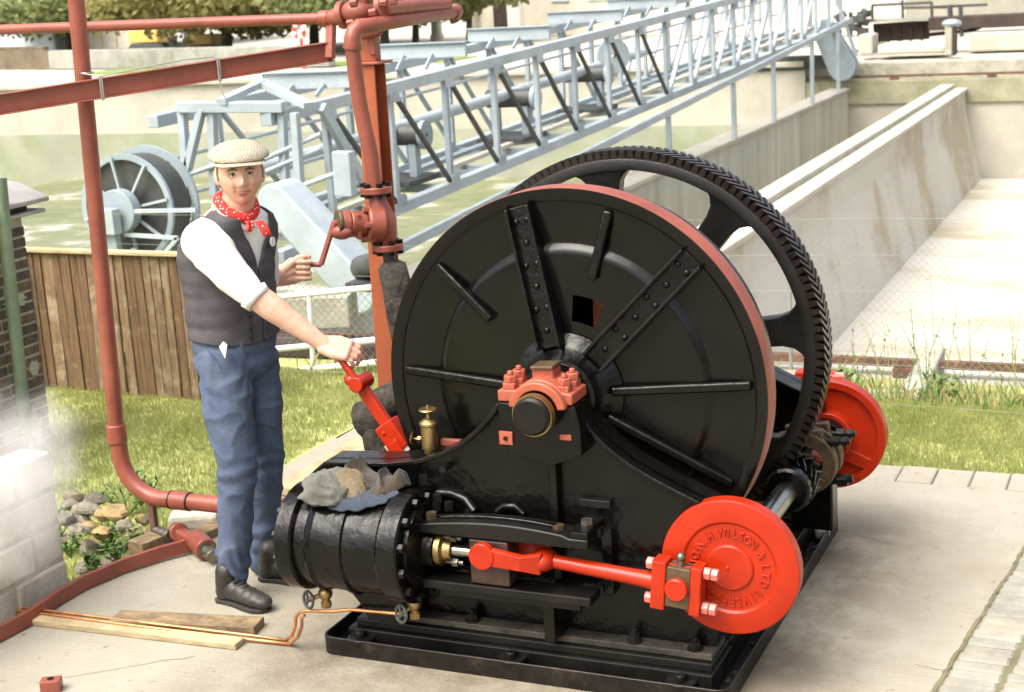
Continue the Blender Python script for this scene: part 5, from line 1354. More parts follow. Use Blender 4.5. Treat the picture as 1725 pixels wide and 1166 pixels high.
# the swan-neck: comes forward from the back, turns down
n0 = V((-1.192, 0.800, 2.104)); rA = .024
nb = V(n0.x + .045, .86, n0.z + .062)
endp = V((-1.100, 1.580, 2.188))
MB().tube([n0 + V(0, 0, -.03), n0 + V(.001, .0, .015), n0 + V(.006, .012, .042), n0 + V(.018, .035, .060), nb, nb + (endp - nb) * .5, endp], [.034, .035, .035, .034, .031, .029, .028], 22).build('swan_neck', M['oxide'], pw, 60)
MB().tube([endp - (endp - nb).normalized() * .03, endp + (endp - nb).normalized() * .01], .035, 20).build('end_cap', M['oxide'], pw, 60, .006)
MB().tube([(-1.192, 0.800, 2.095), (-1.194, 0.800, 2.081)], .040, 22).build('coupling', M['oxide'], pw, 60)
MB().tube([(-1.194, 0.800, 2.081), (-1.190, 0.800, 1.980), (-1.183, 0.800, 1.873), (-1.168, 0.800, 1.765), (-1.148, 0.800, 1.652), (-1.143, 0.800, 1.523)], .031, 22).build('drop_pipe', M['oxide'], pw, 60)
fu = V((-1.139, 0.800, 1.511))
MB().cyl(fu + V(0, 0, -.014), fu + V(0, 0, .014), .066, n=32).build('flange', M['oxide'], pw, 35, .004)
MB().cyl(fu + V(0, 0, -.017), fu + V(0, 0, -.013), .058, n=32).build('gasket', M['black_flat'], pw, 35)
fd = V((-1.104, 0.800, 1.275))
MB().tube([fu + V(.0, 0, -.015), fu + V(.006, 0, -.06), V((-1.120, 0.800, 1.384)), V((-1.109, 0.800, 1.320)), fd], [.032, .040, .060, .050, .036], 24).build('valve_body', M['oxide'], pw, 60)
MB().cyl(fd + V(0, 0, -.014), fd + V(0, 0, .014), .066, n=32).build('flange', M['oxide'], pw, 35, .004)
for k in range(6):
    a = k * pi / 3 + .3
    for b_, s_ in ((fu, 1), (fd, 1)):
        q = MB(); c = b_ + V(.052 * cos(a), .052 * sin(a), 0); q.hexnut(c + V(0, 0, .014), (0, 0, 1), .014, .016); q.hexnut(c + V(0, 0, -.028), (0, 0, 1), .014, .014); q.build('flange_bolt', M['black_flat'], pw, 30)
vb = V((-1.143, 0.760, 1.375)); vl = V((-1.240, 0.660, 1.394)); vd = (vl - vb).normalized()
MB().cyl(vb + vd * (-.04), vb + vd * .03, .078, .072, 32).build('bonnet', M['oxide'], pw, 40, .008)
MB().cyl(vb + vd * .03, vb + vd * .10, .050, .056, 32).build('bonnet', M['oxide'], pw, 40, .006)
MB().cyl(vb + vd * .10, vl, .056, .052, 32).build('bonnet', M['oxide'], pw, 40, .008)
MB().cyl(vl - vd * .004, vl + vd * .012, .056, n=32).build('gland_ring', M['bronze'], pw, 40, .003)
for a in range(5):
    t_ = a * 2 * pi / 5; aa = vd.orthogonal().normalized(); b_ = vd.cross(aa); c = vb + vd * .03 + (aa * cos(t_) + b_ * sin(t_)) * .062
    q = MB(); q.hexnut(c, vd, .014, .02); q.build('bonnet_bolt', M['oxide'], pw, 30)
MB().prism([(-.022, -.055), (.022, -.055), (.026, .05), (-.026, .05)], lambda a, b, t: tuple(vb + vd * (.035 + t) + V(0, -.035, 0) + V(-vd.y, vd.x, 0).normalized() * a + V(0, 0, b)), 0, .02).build('valve_flap', M['oxide'], pw, 0, .005)
MB().ball(vb + vd * .12 + V(0, -.03, -.03), (.05, .03, .03), 16, 10).build('valve_lug', M['oxide'], pw, 60)
k0 = vl + vd * .012; k1 = V((-1.256, 0.640, 1.394)); k2 = V((-1.307, 0.600, 1.235)); k3 = V((-1.401, 0.580, 1.237))
MB().tube([k0, k1], .018, 14).build('spindle', M['oxide'], pw, 40)
MB().tube([k1 + (k1 - k2).normalized() * .015, k2], .0135, 4).build('crank_handle', M['oxide'], pw, 0, .004)
MB().tube([k2, k3], .010, 12).build('crank_grip', M['oxide'], pw, 60)
# lagged continuation below the valve
MB().tube([fd + V(0, 0, -.015), fd + V(.004, 0, -.06)], .026, 16).build('nipple', M['dark_iron'], pw, 50)
MB().tube([V((-1.096, 0.800, 1.216)), V((-1.092, 0.800, 1.196)), V((-1.076, 0.800, 1.116)), V((-1.065, 0.800, 0.991)), V((-1.040, 0.800, 0.814)), V((-1.015, 0.800, 0.610))], [.03, .060, .062, .062, .060, .06], 20).build('lagged_pipe', M['lag'], pw, 60)

# ------------------------------------------------------------ loose things on the slab
def timber(a, b, w, h, m, label, name='plank', cat='plank', bev=.004):
    a, b = V(a), V(b); a.z = a.z if a.z > .001 else .001; b.z = b.z if b.z > .001 else .001
    return tag(MB().bar(a + V(0, 0, h / 2), b + V(0, 0, h / 2), w, h).build(name, m, None, 0, bev), label, cat)
timber((-1.802, -0.319, 0.000), (-1.216, -0.215, 0.000), .10, .034, M['wood_grey'], 'darker short plank lying nearest the man\'s boot')
timber((-2.177, -0.405, 0.000), (-1.205, -0.363, 0.000), .066, .024, M['wood_pale'], 'long thin pale plank lying on the slab in front of the dark one')
timber((-2.155, 0.278, 0.000), (-2.114, 0.447, 0.000), .10, .07, M['wood_grey'], 'short brown timber block under the lever hub', 'timber_block', 'timber')
timber((-2.039, 0.417, 0.000), (-1.912, 1.033, 0.000), .09, .04, M['wood_grey'], 'brown timber batten passing behind the man\'s boots', 'batten', 'timber')
tag(MB().box2((-2.0, 1.13, .004), (-1.42, 1.98, .048)).build('pale_board', M['wood_pale'], None, 0, .006), 'wide pale board lying at the back of the slab behind the cylinder', 'board')
for c, s, lab in (((-2.122, 0.562, 0.040), (.22, .12, .075), 'pale squared stone lying under the red pipe behind the hub'), ((-2.048, 0.616, 0.050), (.14, .10, .06), 'smaller pale stone wedged beside the man\'s leg')):
    tag(MB().box((c[0], c[1] + .1, s[2] / 2 + .002), s, Matrix.Rotation(.5, 3, 'Z')).build('loose_stone', M['stone'], None, 0, .02), lab, 'stone')
lv_ = thing('iron_lever', (-1.894, 0.385, 0.000), 'long curved red iron lever lying on the slab at the lower left', 'lever')
path = [(-2.141, -0.761, 0.035), (-2.129, -0.585, 0.035), (-2.117, -0.435, 0.035), (-2.140, -0.251, 0.035), (-2.140, -0.088, 0.035), (-2.092, 0.121, 0.036), (-2.022, 0.272, 0.038), (-1.942, 0.395, 0.040)]
mb = MB(); P = []
for i, p in enumerate(path):
    a, b = V(path[max(0, i - 1)]), V(path[min(len(path) - 1, i + 1)]); t_ = (b - a).normalized(); s_ = V(t_.y, -t_.x, 0).normalized() * .011; h_ = .030
    p = V(p); P += [p - s_ - V(0, 0, h_), p + s_ - V(0, 0, h_), p + s_ + V(0, 0, h_), p - s_ + V(0, 0, h_)]
n = len(path); F = [(4 * i + k, 4 * i + (k + 1) % 4, 4 * i + 4 + (k + 1) % 4, 4 * i + 4 + k) for i in range(n - 1) for k in range(4)] + [(3, 2, 1, 0), (4 * n - 4, 4 * n - 3, 4 * n - 2, 4 * n - 1)]
mb.add(P, F).build('arm', M['oxide'], lv_, 50, .003)
hb = V((-1.887, 0.363, 0.055))
MB().cyl(hb + V(-.05, .05, .0), hb + V(.06, -.03, -.005), .047, n=28).build('hub', M['oxide'], lv_, 40, .005)
MB().cyl(hb + V(.058, -.029, -.005), hb + V(.066, -.035, -.005), .036, n=28).build('bore', M['dull_steel'], lv_, 40)
MB().cyl(hb + V(.05, -.025, -.005), hb + V(.12, -.075, -.012), .026, n=20).build('stub_shaft', M['dull_steel'], lv_, 40, .003)
h2 = V((-2.033, 0.423, 0.075)); MB().lathe([(.014, -.028), (.042, -.028), (.042, .028), (.014, .028)], h2, (.75, -.62, .25), 26, True).build('boss', M['oxide'], lv_, 40, .005)
MB().bar(h2, hb, .05, .05).build('boss_arm', M['oxide'], lv_, 0, .01)
MB().cyl((-2.156, 0.427, 0.075), (-2.048, 0.382, 0.075), .022, n=18).build('pin', M['dull_steel'], lv_, 40, .003)
# copper tubes
ct_ = thing('copper_pipe', (-1.546, -0.272, 0.000), 'pair of bent copper tubes lying along the planks up to the drain cock', 'pipe')
MB().tube([(-2.314, -0.362, 0.030), (-1.630, -0.338, 0.030), (-1.160, -0.290, 0.014), (-1.055, -0.287, 0.012), (-1.005, -0.320, 0.054), (-0.988, -0.320, 0.091), (-0.982, -0.320, 0.127), (-0.962, -0.320, 0.150), (-0.924, -0.320, 0.159), (-0.825, -0.320, 0.169), (-0.751, -0.320, 0.185), (-0.519, -0.330, 0.199)], .0065, 10).build('tube', M['copper'], ct_, 60)
MB().tube([(-2.337, -0.387, 0.028), (-1.635, -0.369, 0.028), (-1.132, -0.315, 0.012), (-1.028, -0.306, 0.010), (-0.967, -0.340, 0.061), (-0.947, -0.340, 0.105), (-0.944, -0.340, 0.135), (-0.928, -0.340, 0.151)], .0065, 10).build('tube', M['copper'], ct_, 60)
nu = V((-1.655, -0.863, 0.000)); nt_ = thing('red_block', nu, 'small red iron block with a bolt hole at the bottom edge', 'block')
MB().box(nu + V(0, 0, .022), (.07, .05, .044), Matrix.Rotation(.5, 3, 'Z')).build('body', M['oxide'], nt_, 0, .004)
MB().cyl(nu + V(0, 0, .0435), nu + V(0, 0, .046), .012, n=16).build('bolt_hole', M['black_flat'], nt_)

# rags heaped on the cylinder
def rag(c, r, seed, m, label, wr, twist=0, name='rag'):
    mb = MB().ball((0, 0, 0), 1, 56, 34); Vn = []
    for p in mb.v:
        q = V(p); n1 = mnoise.noise((q.x * 1.3 + seed, q.y * 1.3, q.z * 1.3)); n2 = abs(mnoise.noise((q.x * 1.3 + seed * 2, q.y * 2.4 + q.x, q.z * 2.4))); n3 = mnoise.noise((q.x * 3.4, q.y * 3.4 + seed, q.z * 3.4))
        pl_ = 1 - abs(sin(4.2 * (q.x * 1.1 + q.y * .8) + 5.5 * mnoise.noise((q.x * 1.2 + seed, q.y * 1.2, q.z * 1.2 + 7))))
        k = 1 + wr * (.45 * n1 - .35 * n2 + .30 * pl_ ** 2 - .1)
        v = V(q.x * r[0] * k, q.y * r[1] * k, (q.z * r[2] * k) if q.z > 0 else q.z * r[2] * .6)
        v.rotate(Matrix.Rotation(twist, 3, 'Y')); v += V(c)
        dx = v.y - CY; R_ = .197
        if abs(dx) < R_: v.z = max(v.z, .433 + math.sqrt(R_ * R_ - dx * dx) + .002)
        Vn.append(tuple(v))
    mb.v = Vn
    return tag(mb.build(name, m, None, 70), label, 'cloth')
def cloth_mat(name, c, c2, sc=14):
    m = mat(name, c, .95, var=.2, scale=sc, bump=.5, bscale=180, col2=c2, rvar=0); m.node_tree.nodes['Principled BSDF'].inputs['Sheen Weight'].default_value = .2; return m
M['rag_grey'] = cloth_mat('grey_rag', (.075, .074, .058), (.115, .114, .092))
M['rag_brown'] = cloth_mat('brown_rag', (.032, .024, .015), (.060, .045, .028), 20)
M['rag_tan'] = cloth_mat('tan_rag', (.14, .105, .060), (.20, .155, .09))
M['rag_blue'] = cloth_mat('blue_rag', (.018, .027, .043), (.030, .044, .066))
rag((-0.796, -0.310, 0.619), (.105, .105, .080), 3.1, M['rag_grey'], 'rounded grey rag, leftmost in the heap on the cylinder', .42)
def drape(c, a, b, rot, hump, amp, seed, m, label, fr=30):
    """thin cloth thrown over the heap: a wrinkled sheet with long folds and a ragged edge"""
    nu, nv = 30, 96; P, F = [], []; c = V(c)
    for i in range(nu + 1):
        for k in range(nv):
            r, t_ = i / nu, 2 * pi * k / nv
            e = 1 + .16 * mnoise.noise((2 * cos(t_) + seed, 2 * sin(t_), 1)) + .07 * mnoise.noise((5 * cos(t_), 5 * sin(t_) + seed, 3))
            x0, y0 = r * a * e * cos(t_), r * b * e * sin(t_)
            x = c.x + x0 * cos(rot) - y0 * sin(rot); y = c.y + x0 * sin(rot) + y0 * cos(rot)
            w = 4 * mnoise.noise((x0 * 7 + seed, y0 * 7, 0)); f = (1 - abs(sin(fr * (x0 * .5 + y0) + w))) ** 2.4
            f2 = mnoise.noise((x * 16, y * 16, seed))
            h = hump * (1 - r ** 2.6) * (1 + .35 * mnoise.noise((x * 9, y * 9, seed + 3))) + amp * f * (1 - .35 * r) * min(1, 3 * (1 - r) + .35) + .006 * f2
            d_ = min(abs(y - CY), .19); base = .433 + math.sqrt(.197 ** 2 - d_ * d_) if abs(y - CY) < .19 else .433 + .05
            z = max(base + .004, c.z) * (1 - r ** 3) + (base + .004) * r ** 3 + h
            P.append((x, y, z))
    for i in range(nu): F += [(i * nv + k, i * nv + (k + 1) % nv, (i + 1) * nv + (k + 1) % nv, (i + 1) * nv + k) for k in range(nv)]
    mb = MB(); mb.add(P, F); ob = mb.build('rag', m, None, 80); sd = ob.modifiers.new('solid', 'SOLIDIFY'); sd.thickness = .005
    return tag(ob, label, 'cloth')
drape((-0.703, -0.220, 0.581), .125, .10, .15, .034, .062, 9.7, M['rag_brown'], 'crumpled brown rag at the back of the heap on the cylinder')
drape((-0.587, -0.250, 0.586), .055, .085, -.3, .034, .050, 21.3, M['rag_brown'], 'folded brown rag end hanging at the right of the heap', 34)
drape((-0.715, -0.310, 0.669), .070, .045, .2, .022, .034, 5.5, M['rag_tan'], 'tan folded rag lying on top of the grey one', 40)
drape((-0.684, -0.320, 0.593), .150, .078, .06, .006, .022, 14.2, M['rag_blue'], 'dark blue rag spread under the other rags on the cylinder', 38)

# ------------------------------------------------------------ the man
def caps(mb, pts, rs, n=18):
    pts = [V(p) for p in pts]
    for i, p in enumerate(pts): mb.ball(p, rs[i], n, 12)
    for i in range(len(pts) - 1):
        if (pts[i + 1] - pts[i]).length > 1e-4: mb.cyl(pts[i], pts[i + 1], rs[i], rs[i + 1], n)
def fuse(mb, name, m, parent, voxel, smooth_it=4, disp=None, factor=.5):
    """union of overlapping shapes -> one continuous skin"""
    me = bpy.data.meshes.new(name); me.from_pydata([tuple(p) for p in mb.v], [], mb.f)
    bm = bmesh.new(); bm.from_mesh(me); bmesh.ops.recalc_face_normals(bm, faces=bm.faces[:]); bm.to_mesh(me); bm.free()
    tmp = bpy.data.objects.new(name, me); COL.objects.link(tmp)
    r = tmp.modifiers.new('remesh', 'REMESH'); r.mode = 'VOXEL'; r.voxel_size = voxel
    s = tmp.modifiers.new('smooth', 'SMOOTH'); s.iterations = smooth_it; s.factor = factor
    dg = bpy.context.evaluated_depsgraph_get(); out = bpy.data.meshes.new_from_object(tmp.evaluated_get(dg))
    bpy.data.objects.remove(tmp); bpy.data.meshes.remove(me)
    if disp is not None:
        n_ = len(out.vertices); co = np.empty(n_ * 3); no = np.empty(n_ * 3)
        out.vertices.foreach_get('co', co); out.vertices.foreach_get('normal', no); co = co.reshape(-1, 3); no = no.reshape(-1, 3)
        dv = np.array([disp(V(c)) for c in co]); co += no * dv[:, None]
        out.vertices.foreach_set('co', co.ravel()); out.update()
    out.name = name
    for p in out.polygons: p.use_smooth = True
    out.materials.clear(); out.materials.append(m)
    xs = np.empty(len(out.vertices) * 3); out.vertices.foreach_get('co', xs); xs = xs.reshape(-1, 3); o = (xs.min(0) + xs.max(0)) / 2
    out.vertices.foreach_set('co', (xs - o).ravel()); out.update()
    return put(name, out, parent, o.tolist())

def skin_material():
    m, t, N, L, p = node_mat('skin')
    pos = N.new('ShaderNodeNewGeometry').outputs['Position']
    c = ramp(N, L, noise_n(N, L, pos, 22, 5, .6), [(.3, (.54, .32, .22)), (.7, (.66, .42, .30))])
    c = mixc(N, L, ramp(N, L, noise_n(N, L, pos, 38, 4, .6), [(.5, 0.0), (.68, .55)]), c, (.55, .24, .17))
    L.new(c, p.inputs['Base Color']); p.inputs['Roughness'].default_value = .5
    p.inputs['Subsurface Weight'].default_value = .12; p.inputs['Subsurface Radius'].default_value = (.012, .005, .003); p.inputs['Subsurface Scale'].default_value = 1.0
    b = N.new('ShaderNodeBump'); b.inputs['Strength'].default_value = .12; b.inputs['Distance'].default_value = .003; L.new(noise_n(N, L, pos, 160, 3), b.inputs['Height']); L.new(b.outputs[0], p.inputs['Normal'])
    return m
M['skin'] = skin_material()
M['lip'] = mat('lip', (.34, .12, .09), .5, var=.1)
M['hair'] = mat('brown_grey_hair', (.135, .105, .075), .8, var=.3, scale=60)
M['eye_white'] = mat('eye_white', (.40, .35, .31), .5, var=.02, spec=.2)
M['iris'] = mat('dark_iris', (.018, .013, .010), .6, var=.1, spec=.1)
M['shirt'] = mat('white_cotton_shirt', (.74, .73, .68), .9, var=.04, scale=8, bump=.15, bscale=90, rvar=0)
M['vest'] = mat('charcoal_waistcoat', (.060, .055, .060), .85, var=.18, scale=9, bump=.25, bscale=140, rvar=0)
M['vest_back'] = mat('satin_waistcoat_back', (.040, .036, .036), .5, var=.15, scale=9, rvar=0)
M['denim'] = mat('worn_blue_denim', (.045, .066, .115), .92, var=.22, scale=7, bump=.3, bscale=200, col2=(.085, .112, .170), rvar=0, patch=(.14, .17, .23), pscale=5, plo=.56, phi_=.8)
M['boot'] = mat('worn_black_boot_leather', (.030, .027, .023), .5, var=.3, scale=14, bump=.3, bscale=40, patch=(.12, .10, .075), pscale=12, plo=.6, phi_=.75)
M['sole'] = mat('boot_sole', (.035, .03, .025), .85, var=.2)
def kerchief_material():
    m, t, N, L, p = node_mat('red_spotted_cotton')
    pos = N.new('ShaderNodeNewGeometry').outputs['Position']
    v = N.new('ShaderNodeTexVoronoi'); v.inputs['Scale'].default_value = 75; v.inputs['Randomness'].default_value = .35; L.new(pos, v.inputs['Vector'])
    f = ramp(N, L, v.outputs['Distance'], [(.20, 1.0), (.26, 0.0)])
    L.new(mixc(N, L, f, (.58, .030, .022), (.80, .70, .64)), p.inputs['Base Color']); p.inputs['Roughness'].default_value = .8
    return m
M['kerchief'] = kerchief_material()
def tweed_material():
    m, t, N, L, p = node_mat('beige_tweed')
    tc = N.new('ShaderNodeTexCoord').outputs['Object']
    a = N.new('ShaderNodeTexChecker'); a.inputs['Scale'].default_value = 105; a.inputs['Color1'].default_value = (.42, .37, .28, 1); a.inputs['Color2'].default_value = (.17, .14, .095, 1); L.new(tc, a.inputs['Vector'])
    L.new(mixc(N, L, noise_n(N, L, tc, 120, 3), a.outputs['Color'], (.38, .34, .26)), p.inputs['Base Color']); p.inputs['Roughness'].default_value = .95
    b = N.new('ShaderNodeBump'); b.inputs['Strength'].default_value = .5; b.inputs['Distance'].default_value = .004; L.new(noise_n(N, L, tc, 260, 3), b.inputs['Height']); L.new(b.outputs[0], p.inputs['Normal'])
    return m
M['tweed'] = tweed_material()

# head frame: f looks to the camera side, s to his right, u up
FH = V(.60, -.79, -.04).normalized(); UH = V(0.02, -.02, 1).normalized(); SH = FH.cross(UH).normalized(); UH = SH.cross(FH).normalized()
HC = V((-1.336, 0.130, 1.675))
def hp(f, s, u): return HC + FH * f + SH * s + UH * u
def g(x, c, w): return math.exp(-((x - c) / w) ** 2)
def head_grid(n=90, m=70, grow=0.0):
    Vn = []
    for j in range(m + 1):
        th = pi * j / m; u = cos(th)
        for i in range(n):
            ph = 2 * pi * i / n; rr = max(sin(th), 1e-3); f, s = rr * cos(ph), rr * sin(ph)
            rf, rs, ru = .098, .084, .120
            k = max(0, -u)
            fx, sx, ux = f * rf, s * rs * (1 - .30 * k ** 1.7), u * ru
            if f > 0:
                fx = rf * (f ** .86) * .985
                fx *= 1 - .10 * k
                front = f
                d = .040 * g(s, 0, .17) * (g(u, -.20, .11) if u < -.20 else g(u, -.20, .30)) * front      # nose
                d += .006 * (g(s, .17, .09) + g(s, -.17, .09)) * g(u, -.24, .07) * front                     # nostrils
                d -= .0165 * (g(s, .40, .17) + g(s, -.40, .17)) * g(u, .07, .12)                            # eye sockets
                d += .0095 * (g(s, .38, .26) + g(s, -.38, .26)) * g(u, .24, .08)                            # brow
                d += .0085 * (g(s, .55, .2) + g(s, -.55, .2)) * g(u, -.17, .15)                             # cheekbones
                d += .0055 * g(s, 0, .26) * (g(u, -.46, .045) + g(u, -.56, .05))                             # lips
                d -= .0035 * g(s, 0, .34) * g(u, -.51, .025)
                d -= .003 * g(s, 0, .3) * g(u, -.64, .05)
                d += .011 * g(s, 0, .30) * g(u, -.82, .15)                                                  # chin
                d += .006 * (g(s, .46, .13) + g(s, -.46, .13)) * g(u, -.36, .16) - .0045 * (g(s, .31, .05) + g(s, -.31, .05)) * g(u, -.42, .12)                             # smile folds
                fx += d
            else:
                fx *= 1.02
            Vn.append(hp(fx * (1 + grow), sx * (1 + grow), ux * (1 + grow)))
    F = [(j * n + i, j * n + (i + 1) % n, (j + 1) * n + (i + 1) % n, (j + 1) * n + i) for j in range(m) for i in range(n)]
    return Vn, F
body = MB()
hv, hf = head_grid(); body.add(hv, hf)
for s in (-1, 1):                                                                                              # ears
    P = MB().ball((0, 0, 0), 1, 16, 10)
    body.add([hp(-.012 + q[0] * .020 + q[2] * -.006, s * (.083 + q[1] * .009 + .010 * max(0, -q[0])), -.010 + q[2] * .034) for q in P.v], P.f)
NB = V((-1.393, 0.165, 1.520))
caps(body, [HC + FH * -.02 - UH * .04, NB - V(0, 0, .02)], [.060, .064])
T_ = [V((-1.395, 0.170, 1.532)), V((-1.403, 0.170, 1.505)), V((-1.427, 0.170, 1.468)), V((-1.447, 0.170, 1.411)), V((-1.462, 0.170, 1.330)), V((-1.463, 0.170, 1.213)), V((-1.459, 0.165, 1.097)), V((-1.456, 0.160, 1.032)), V((-1.456, 0.160, 0.956))]
FB = V(.90, -.436, 0).normalized(); SB = V(FB.y, -FB.x, 0)       # chest direction and his right
AL = [.078, .128, .168, .176, .168, .158, .153, .158, .160]
DP = [.070, .086, .104, .121, .130, .130, .125, .126, .125]
for i in range(1, 9):
    P = MB().ball((0, 0, 0), 1, 20, 10)
    body.add([T_[i] + SB * (q[0] * AL[i] * .78) + FB * (q[1] * DP[i] * .80) + V(0, 0, q[2] * .09) for q in P.v], P.f)
# right arm (nearer the camera), reaching down to the control lever
RS, RE = V((-1.422, 0.010, 1.465)), V((-1.221, -0.040, 1.256))
RW_ = V((-0.988, 0.050, 1.050))
caps(body, [RS, RE], [.046, .046]); caps(body, [RE, RE.lerp(RW_, .28), RE.lerp(RW_, .6), RW_], [.050, .051, .041, .030])
def chain(pts, rs): caps(body, pts, rs, 12)
# right hand: palm down, fingers closed over the lever's two grips
kd = (V((-0.880, 0.075, 1.024)) - RW_).normalized(); lat = V(-.12, -.72, -.50); lat = (lat - kd * lat.dot(kd)).normalized(); nrm = lat.cross(kd); nrm = nrm if nrm.z > 0 else -nrm
K0 = RW_ + kd * .090
for w in (-.032, -.011, .011, .032):
    chain([RW_ + lat * w * .55, RW_ + kd * .05 + lat * w * .95, K0 + lat * w], [.022, .021, .0155])
for i, (w, l) in enumerate(((-.035, .95), (-.0115, 1.05), (.0115, 1.0), (.034, .82))):
    b_ = K0 + lat * w - kd * (.004 * abs(i - 1)); 
    d1_ = (kd * .88 - nrm * .46).normalized(); d2_ = (kd * .36 - nrm * .93).normalized(); d3_ = (-kd * .30 - nrm * .95).normalized()
    p1 = b_ + d1_ * .042 * l; p2 = p1 + d2_ * .026 * l; p3 = p2 + d3_ * .020 * l
    chain([b_, p1, p2, p3], [.0112, .0098, .0088, .0076])
tb_ = RW_ + kd * .028 - lat * .030 - nrm * .010
chain([tb_, tb_ + kd * .032 - lat * .014 - nrm * .016, tb_ + kd * .060 - lat * .006 - nrm * .036, tb_ + kd * .075 + lat * .006 - nrm * .052], [.018, .0145, .012, .010])
# left arm, reaching behind to the crank handle
LS, LE = V((-1.419, 0.340, 1.397)), V((-1.477, 0.440, 1.204))
LW = V((-1.456, 0.530, 1.196))
caps(body, [LS, LE], [.05, .045]); caps(body, [LE, LE.lerp(LW, .5), LW], [.046, .043, .031])
GA = (V((-1.338, 0.600, 1.232)) - V((-1.413, 0.585, 1.233))).normalized()          # grip axis
GC = V((-1.381, 0.575, 1.231)); fl_ = (GC - LW).normalized()
toC = V(.55, -.80, .1).normalized()
for w in (-.5, .0, .5):
    chain([LW + V(0, 0, w * .03), LW.lerp(GC, .55) + V(0, 0, w * .06) - toC * .004, GC - GA * .012 + V(0, 0, w * .06 - .012)], [.026, .026, .020])
for i in range(4):
    zc_ = .020 - .0225 * i
    base = GC + V(0, 0, zc_) - GA * .006 - toC * .018 * (-1) * .2
    q0 = base + toC * .022 - GA * .012; q1 = base + toC * .034 + GA * .016; q2 = base + toC * .026 + GA * .034 * (1 if i else 1.2); q3 = base + toC * .004 + GA * .036
    chain([q0, q1, q2, q3], [.0112, .0100, .0092, .0085])
th0 = LW.lerp(GC, .5) + V(0, 0, .030) + toC * .008
chain([th0, th0 + fl_ * .032 + V(0, 0, .012) + toC * .006, th0 + fl_ * .062 + V(0, 0, .006) + toC * .010, th0 + fl_ * .080 + V(0, 0, -.004) + toC * .010], [.017, .0135, .0115, .0095])
# legs inside the trousers
RL = [V((-1.448, 0.065, 0.953)), V((-1.436, 0.040, 0.776)), V((-1.405, 0.015, 0.557)), V((-1.435, 0.015, 0.346)), V((-1.483, 0.015, 0.086))]
LL_ = [V((-1.425, 0.230, 0.911)), V((-1.420, 0.240, 0.720)), V((-1.434, 0.260, 0.490)), V((-1.474, 0.280, 0.272)), V((-1.513, 0.280, 0.055))]
caps(body, RL, [.08, .075, .056, .05, .04]); caps(body, LL_, [.078, .07, .054, .048, .04])
man = fuse(body, 'person', M['skin'], None, .0032, 2)
tag(man, 'man in tweed flat cap, red spotted neckerchief, dark waistcoat and jeans gripping the lever', 'person')

# face details
for s in (-1, 1):
    e = MB().ball(hp(.0745, s * .0310, .0090), .0122, 18, 12).build('eye', M['eye_white'], man, 60)
    MB().ball(hp(.0838, s * .0310 - .0003, .0082), .0048, 14, 8).build('iris', M['iris'], e, 60)
    MB().ball(hp(.0745, s * .0310, .0185), (.0140, .0140, .0085), 16, 10).build('eyelid', M['skin'], man, 60)
    MB().tube([hp(.0825, s * .0175, .0100), hp(.0880, s * .025, .0135), hp(.0875, s * .034, .0135), hp(.0785, s * .0450, .0085)], [.0014, .0022, .0022, .0014], 8).build('lash_line', M['hair'], man, 60)
    MB().ball(hp(.0735, s * .0310, -.0015), (.0135, .0135, .0075), 16, 10).build('lower_lid', M['skin'], man, 60)
    MB().tube([hp(.0965, s * .0120, .0235), hp(.0972, s * .023, .0275), hp(.0920, s * .037, .0280), hp(.0800, s * .050, .0215)], [.0034, .0046, .0042, .0020], 8).build('eyebrow', M['hair'], man, 60)
MB().tube([hp(.0820, -.0300, -.0545), hp(.0935, -.014, -.0610), hp(.0962, 0, -.0628), hp(.0935, .014, -.0610), hp(.0820, .0300, -.0545)], [.0018, .0034, .0040, .0034, .0018], 8).build('lips', M['lip'], man, 60)
MB().tube([hp(.0900, -.015, -.0680), hp(.0945, 0, -.0700), hp(.0900, .015, -.0680)], [.0018, .0036, .0018], 8).build('lower_lip', M['lip'], man, 60)
hv2, hf2 = head_grid(72, 60, .040)
mb = MB(); keep = []
for fc in hf2:
    c = sum((hv2[i] for i in fc), V(0, 0, 0)) / 4 - HC; f, s, u = c.dot(FH), c.dot(SH), c.dot(UH)
    if u > -.06 - .02 * (f < -.04) and u < .085 and (f < .004 or (u > -.022 and f < .034) or (u > .030 and f < .056)): keep.append(fc)
mb.add(hv2, keep); ho = mb.build('hair', M['hair'], man, 60)
sd_ = ho.modifiers.new('solid', 'SOLIDIFY'); sd_.thickness = .006

# cap
mb = MB(); q = MB().ball((0, 0, 0), 1, 40, 24); P = []
for a, b, c in q.v:
    f = a * (.124 if a > 0 else .108); s = b * .114; u = c * (.046 if c > 0 else .016)
    u += -.12 * max(0, f) - .02 * f - .10 * b * b * .10 + .004 * mnoise.noise((a * 3, b * 3, c * 3))
    P.append(hp(f + .004, s, u + .076))
mb.add(P, q.f); capm = mb.build('flat_cap', M['tweed'], man, 60)
mb = MB(); q = MB().ball((0, 0, 0), 1, 32, 14)
mb.add([hp(.076 + a * .068, b * .094, .062 - a * .016 + c * .0055 - .014 * b * b) for a, b, c in q.v], q.f); mb.build('cap_peak', M['tweed'], capm, 60)

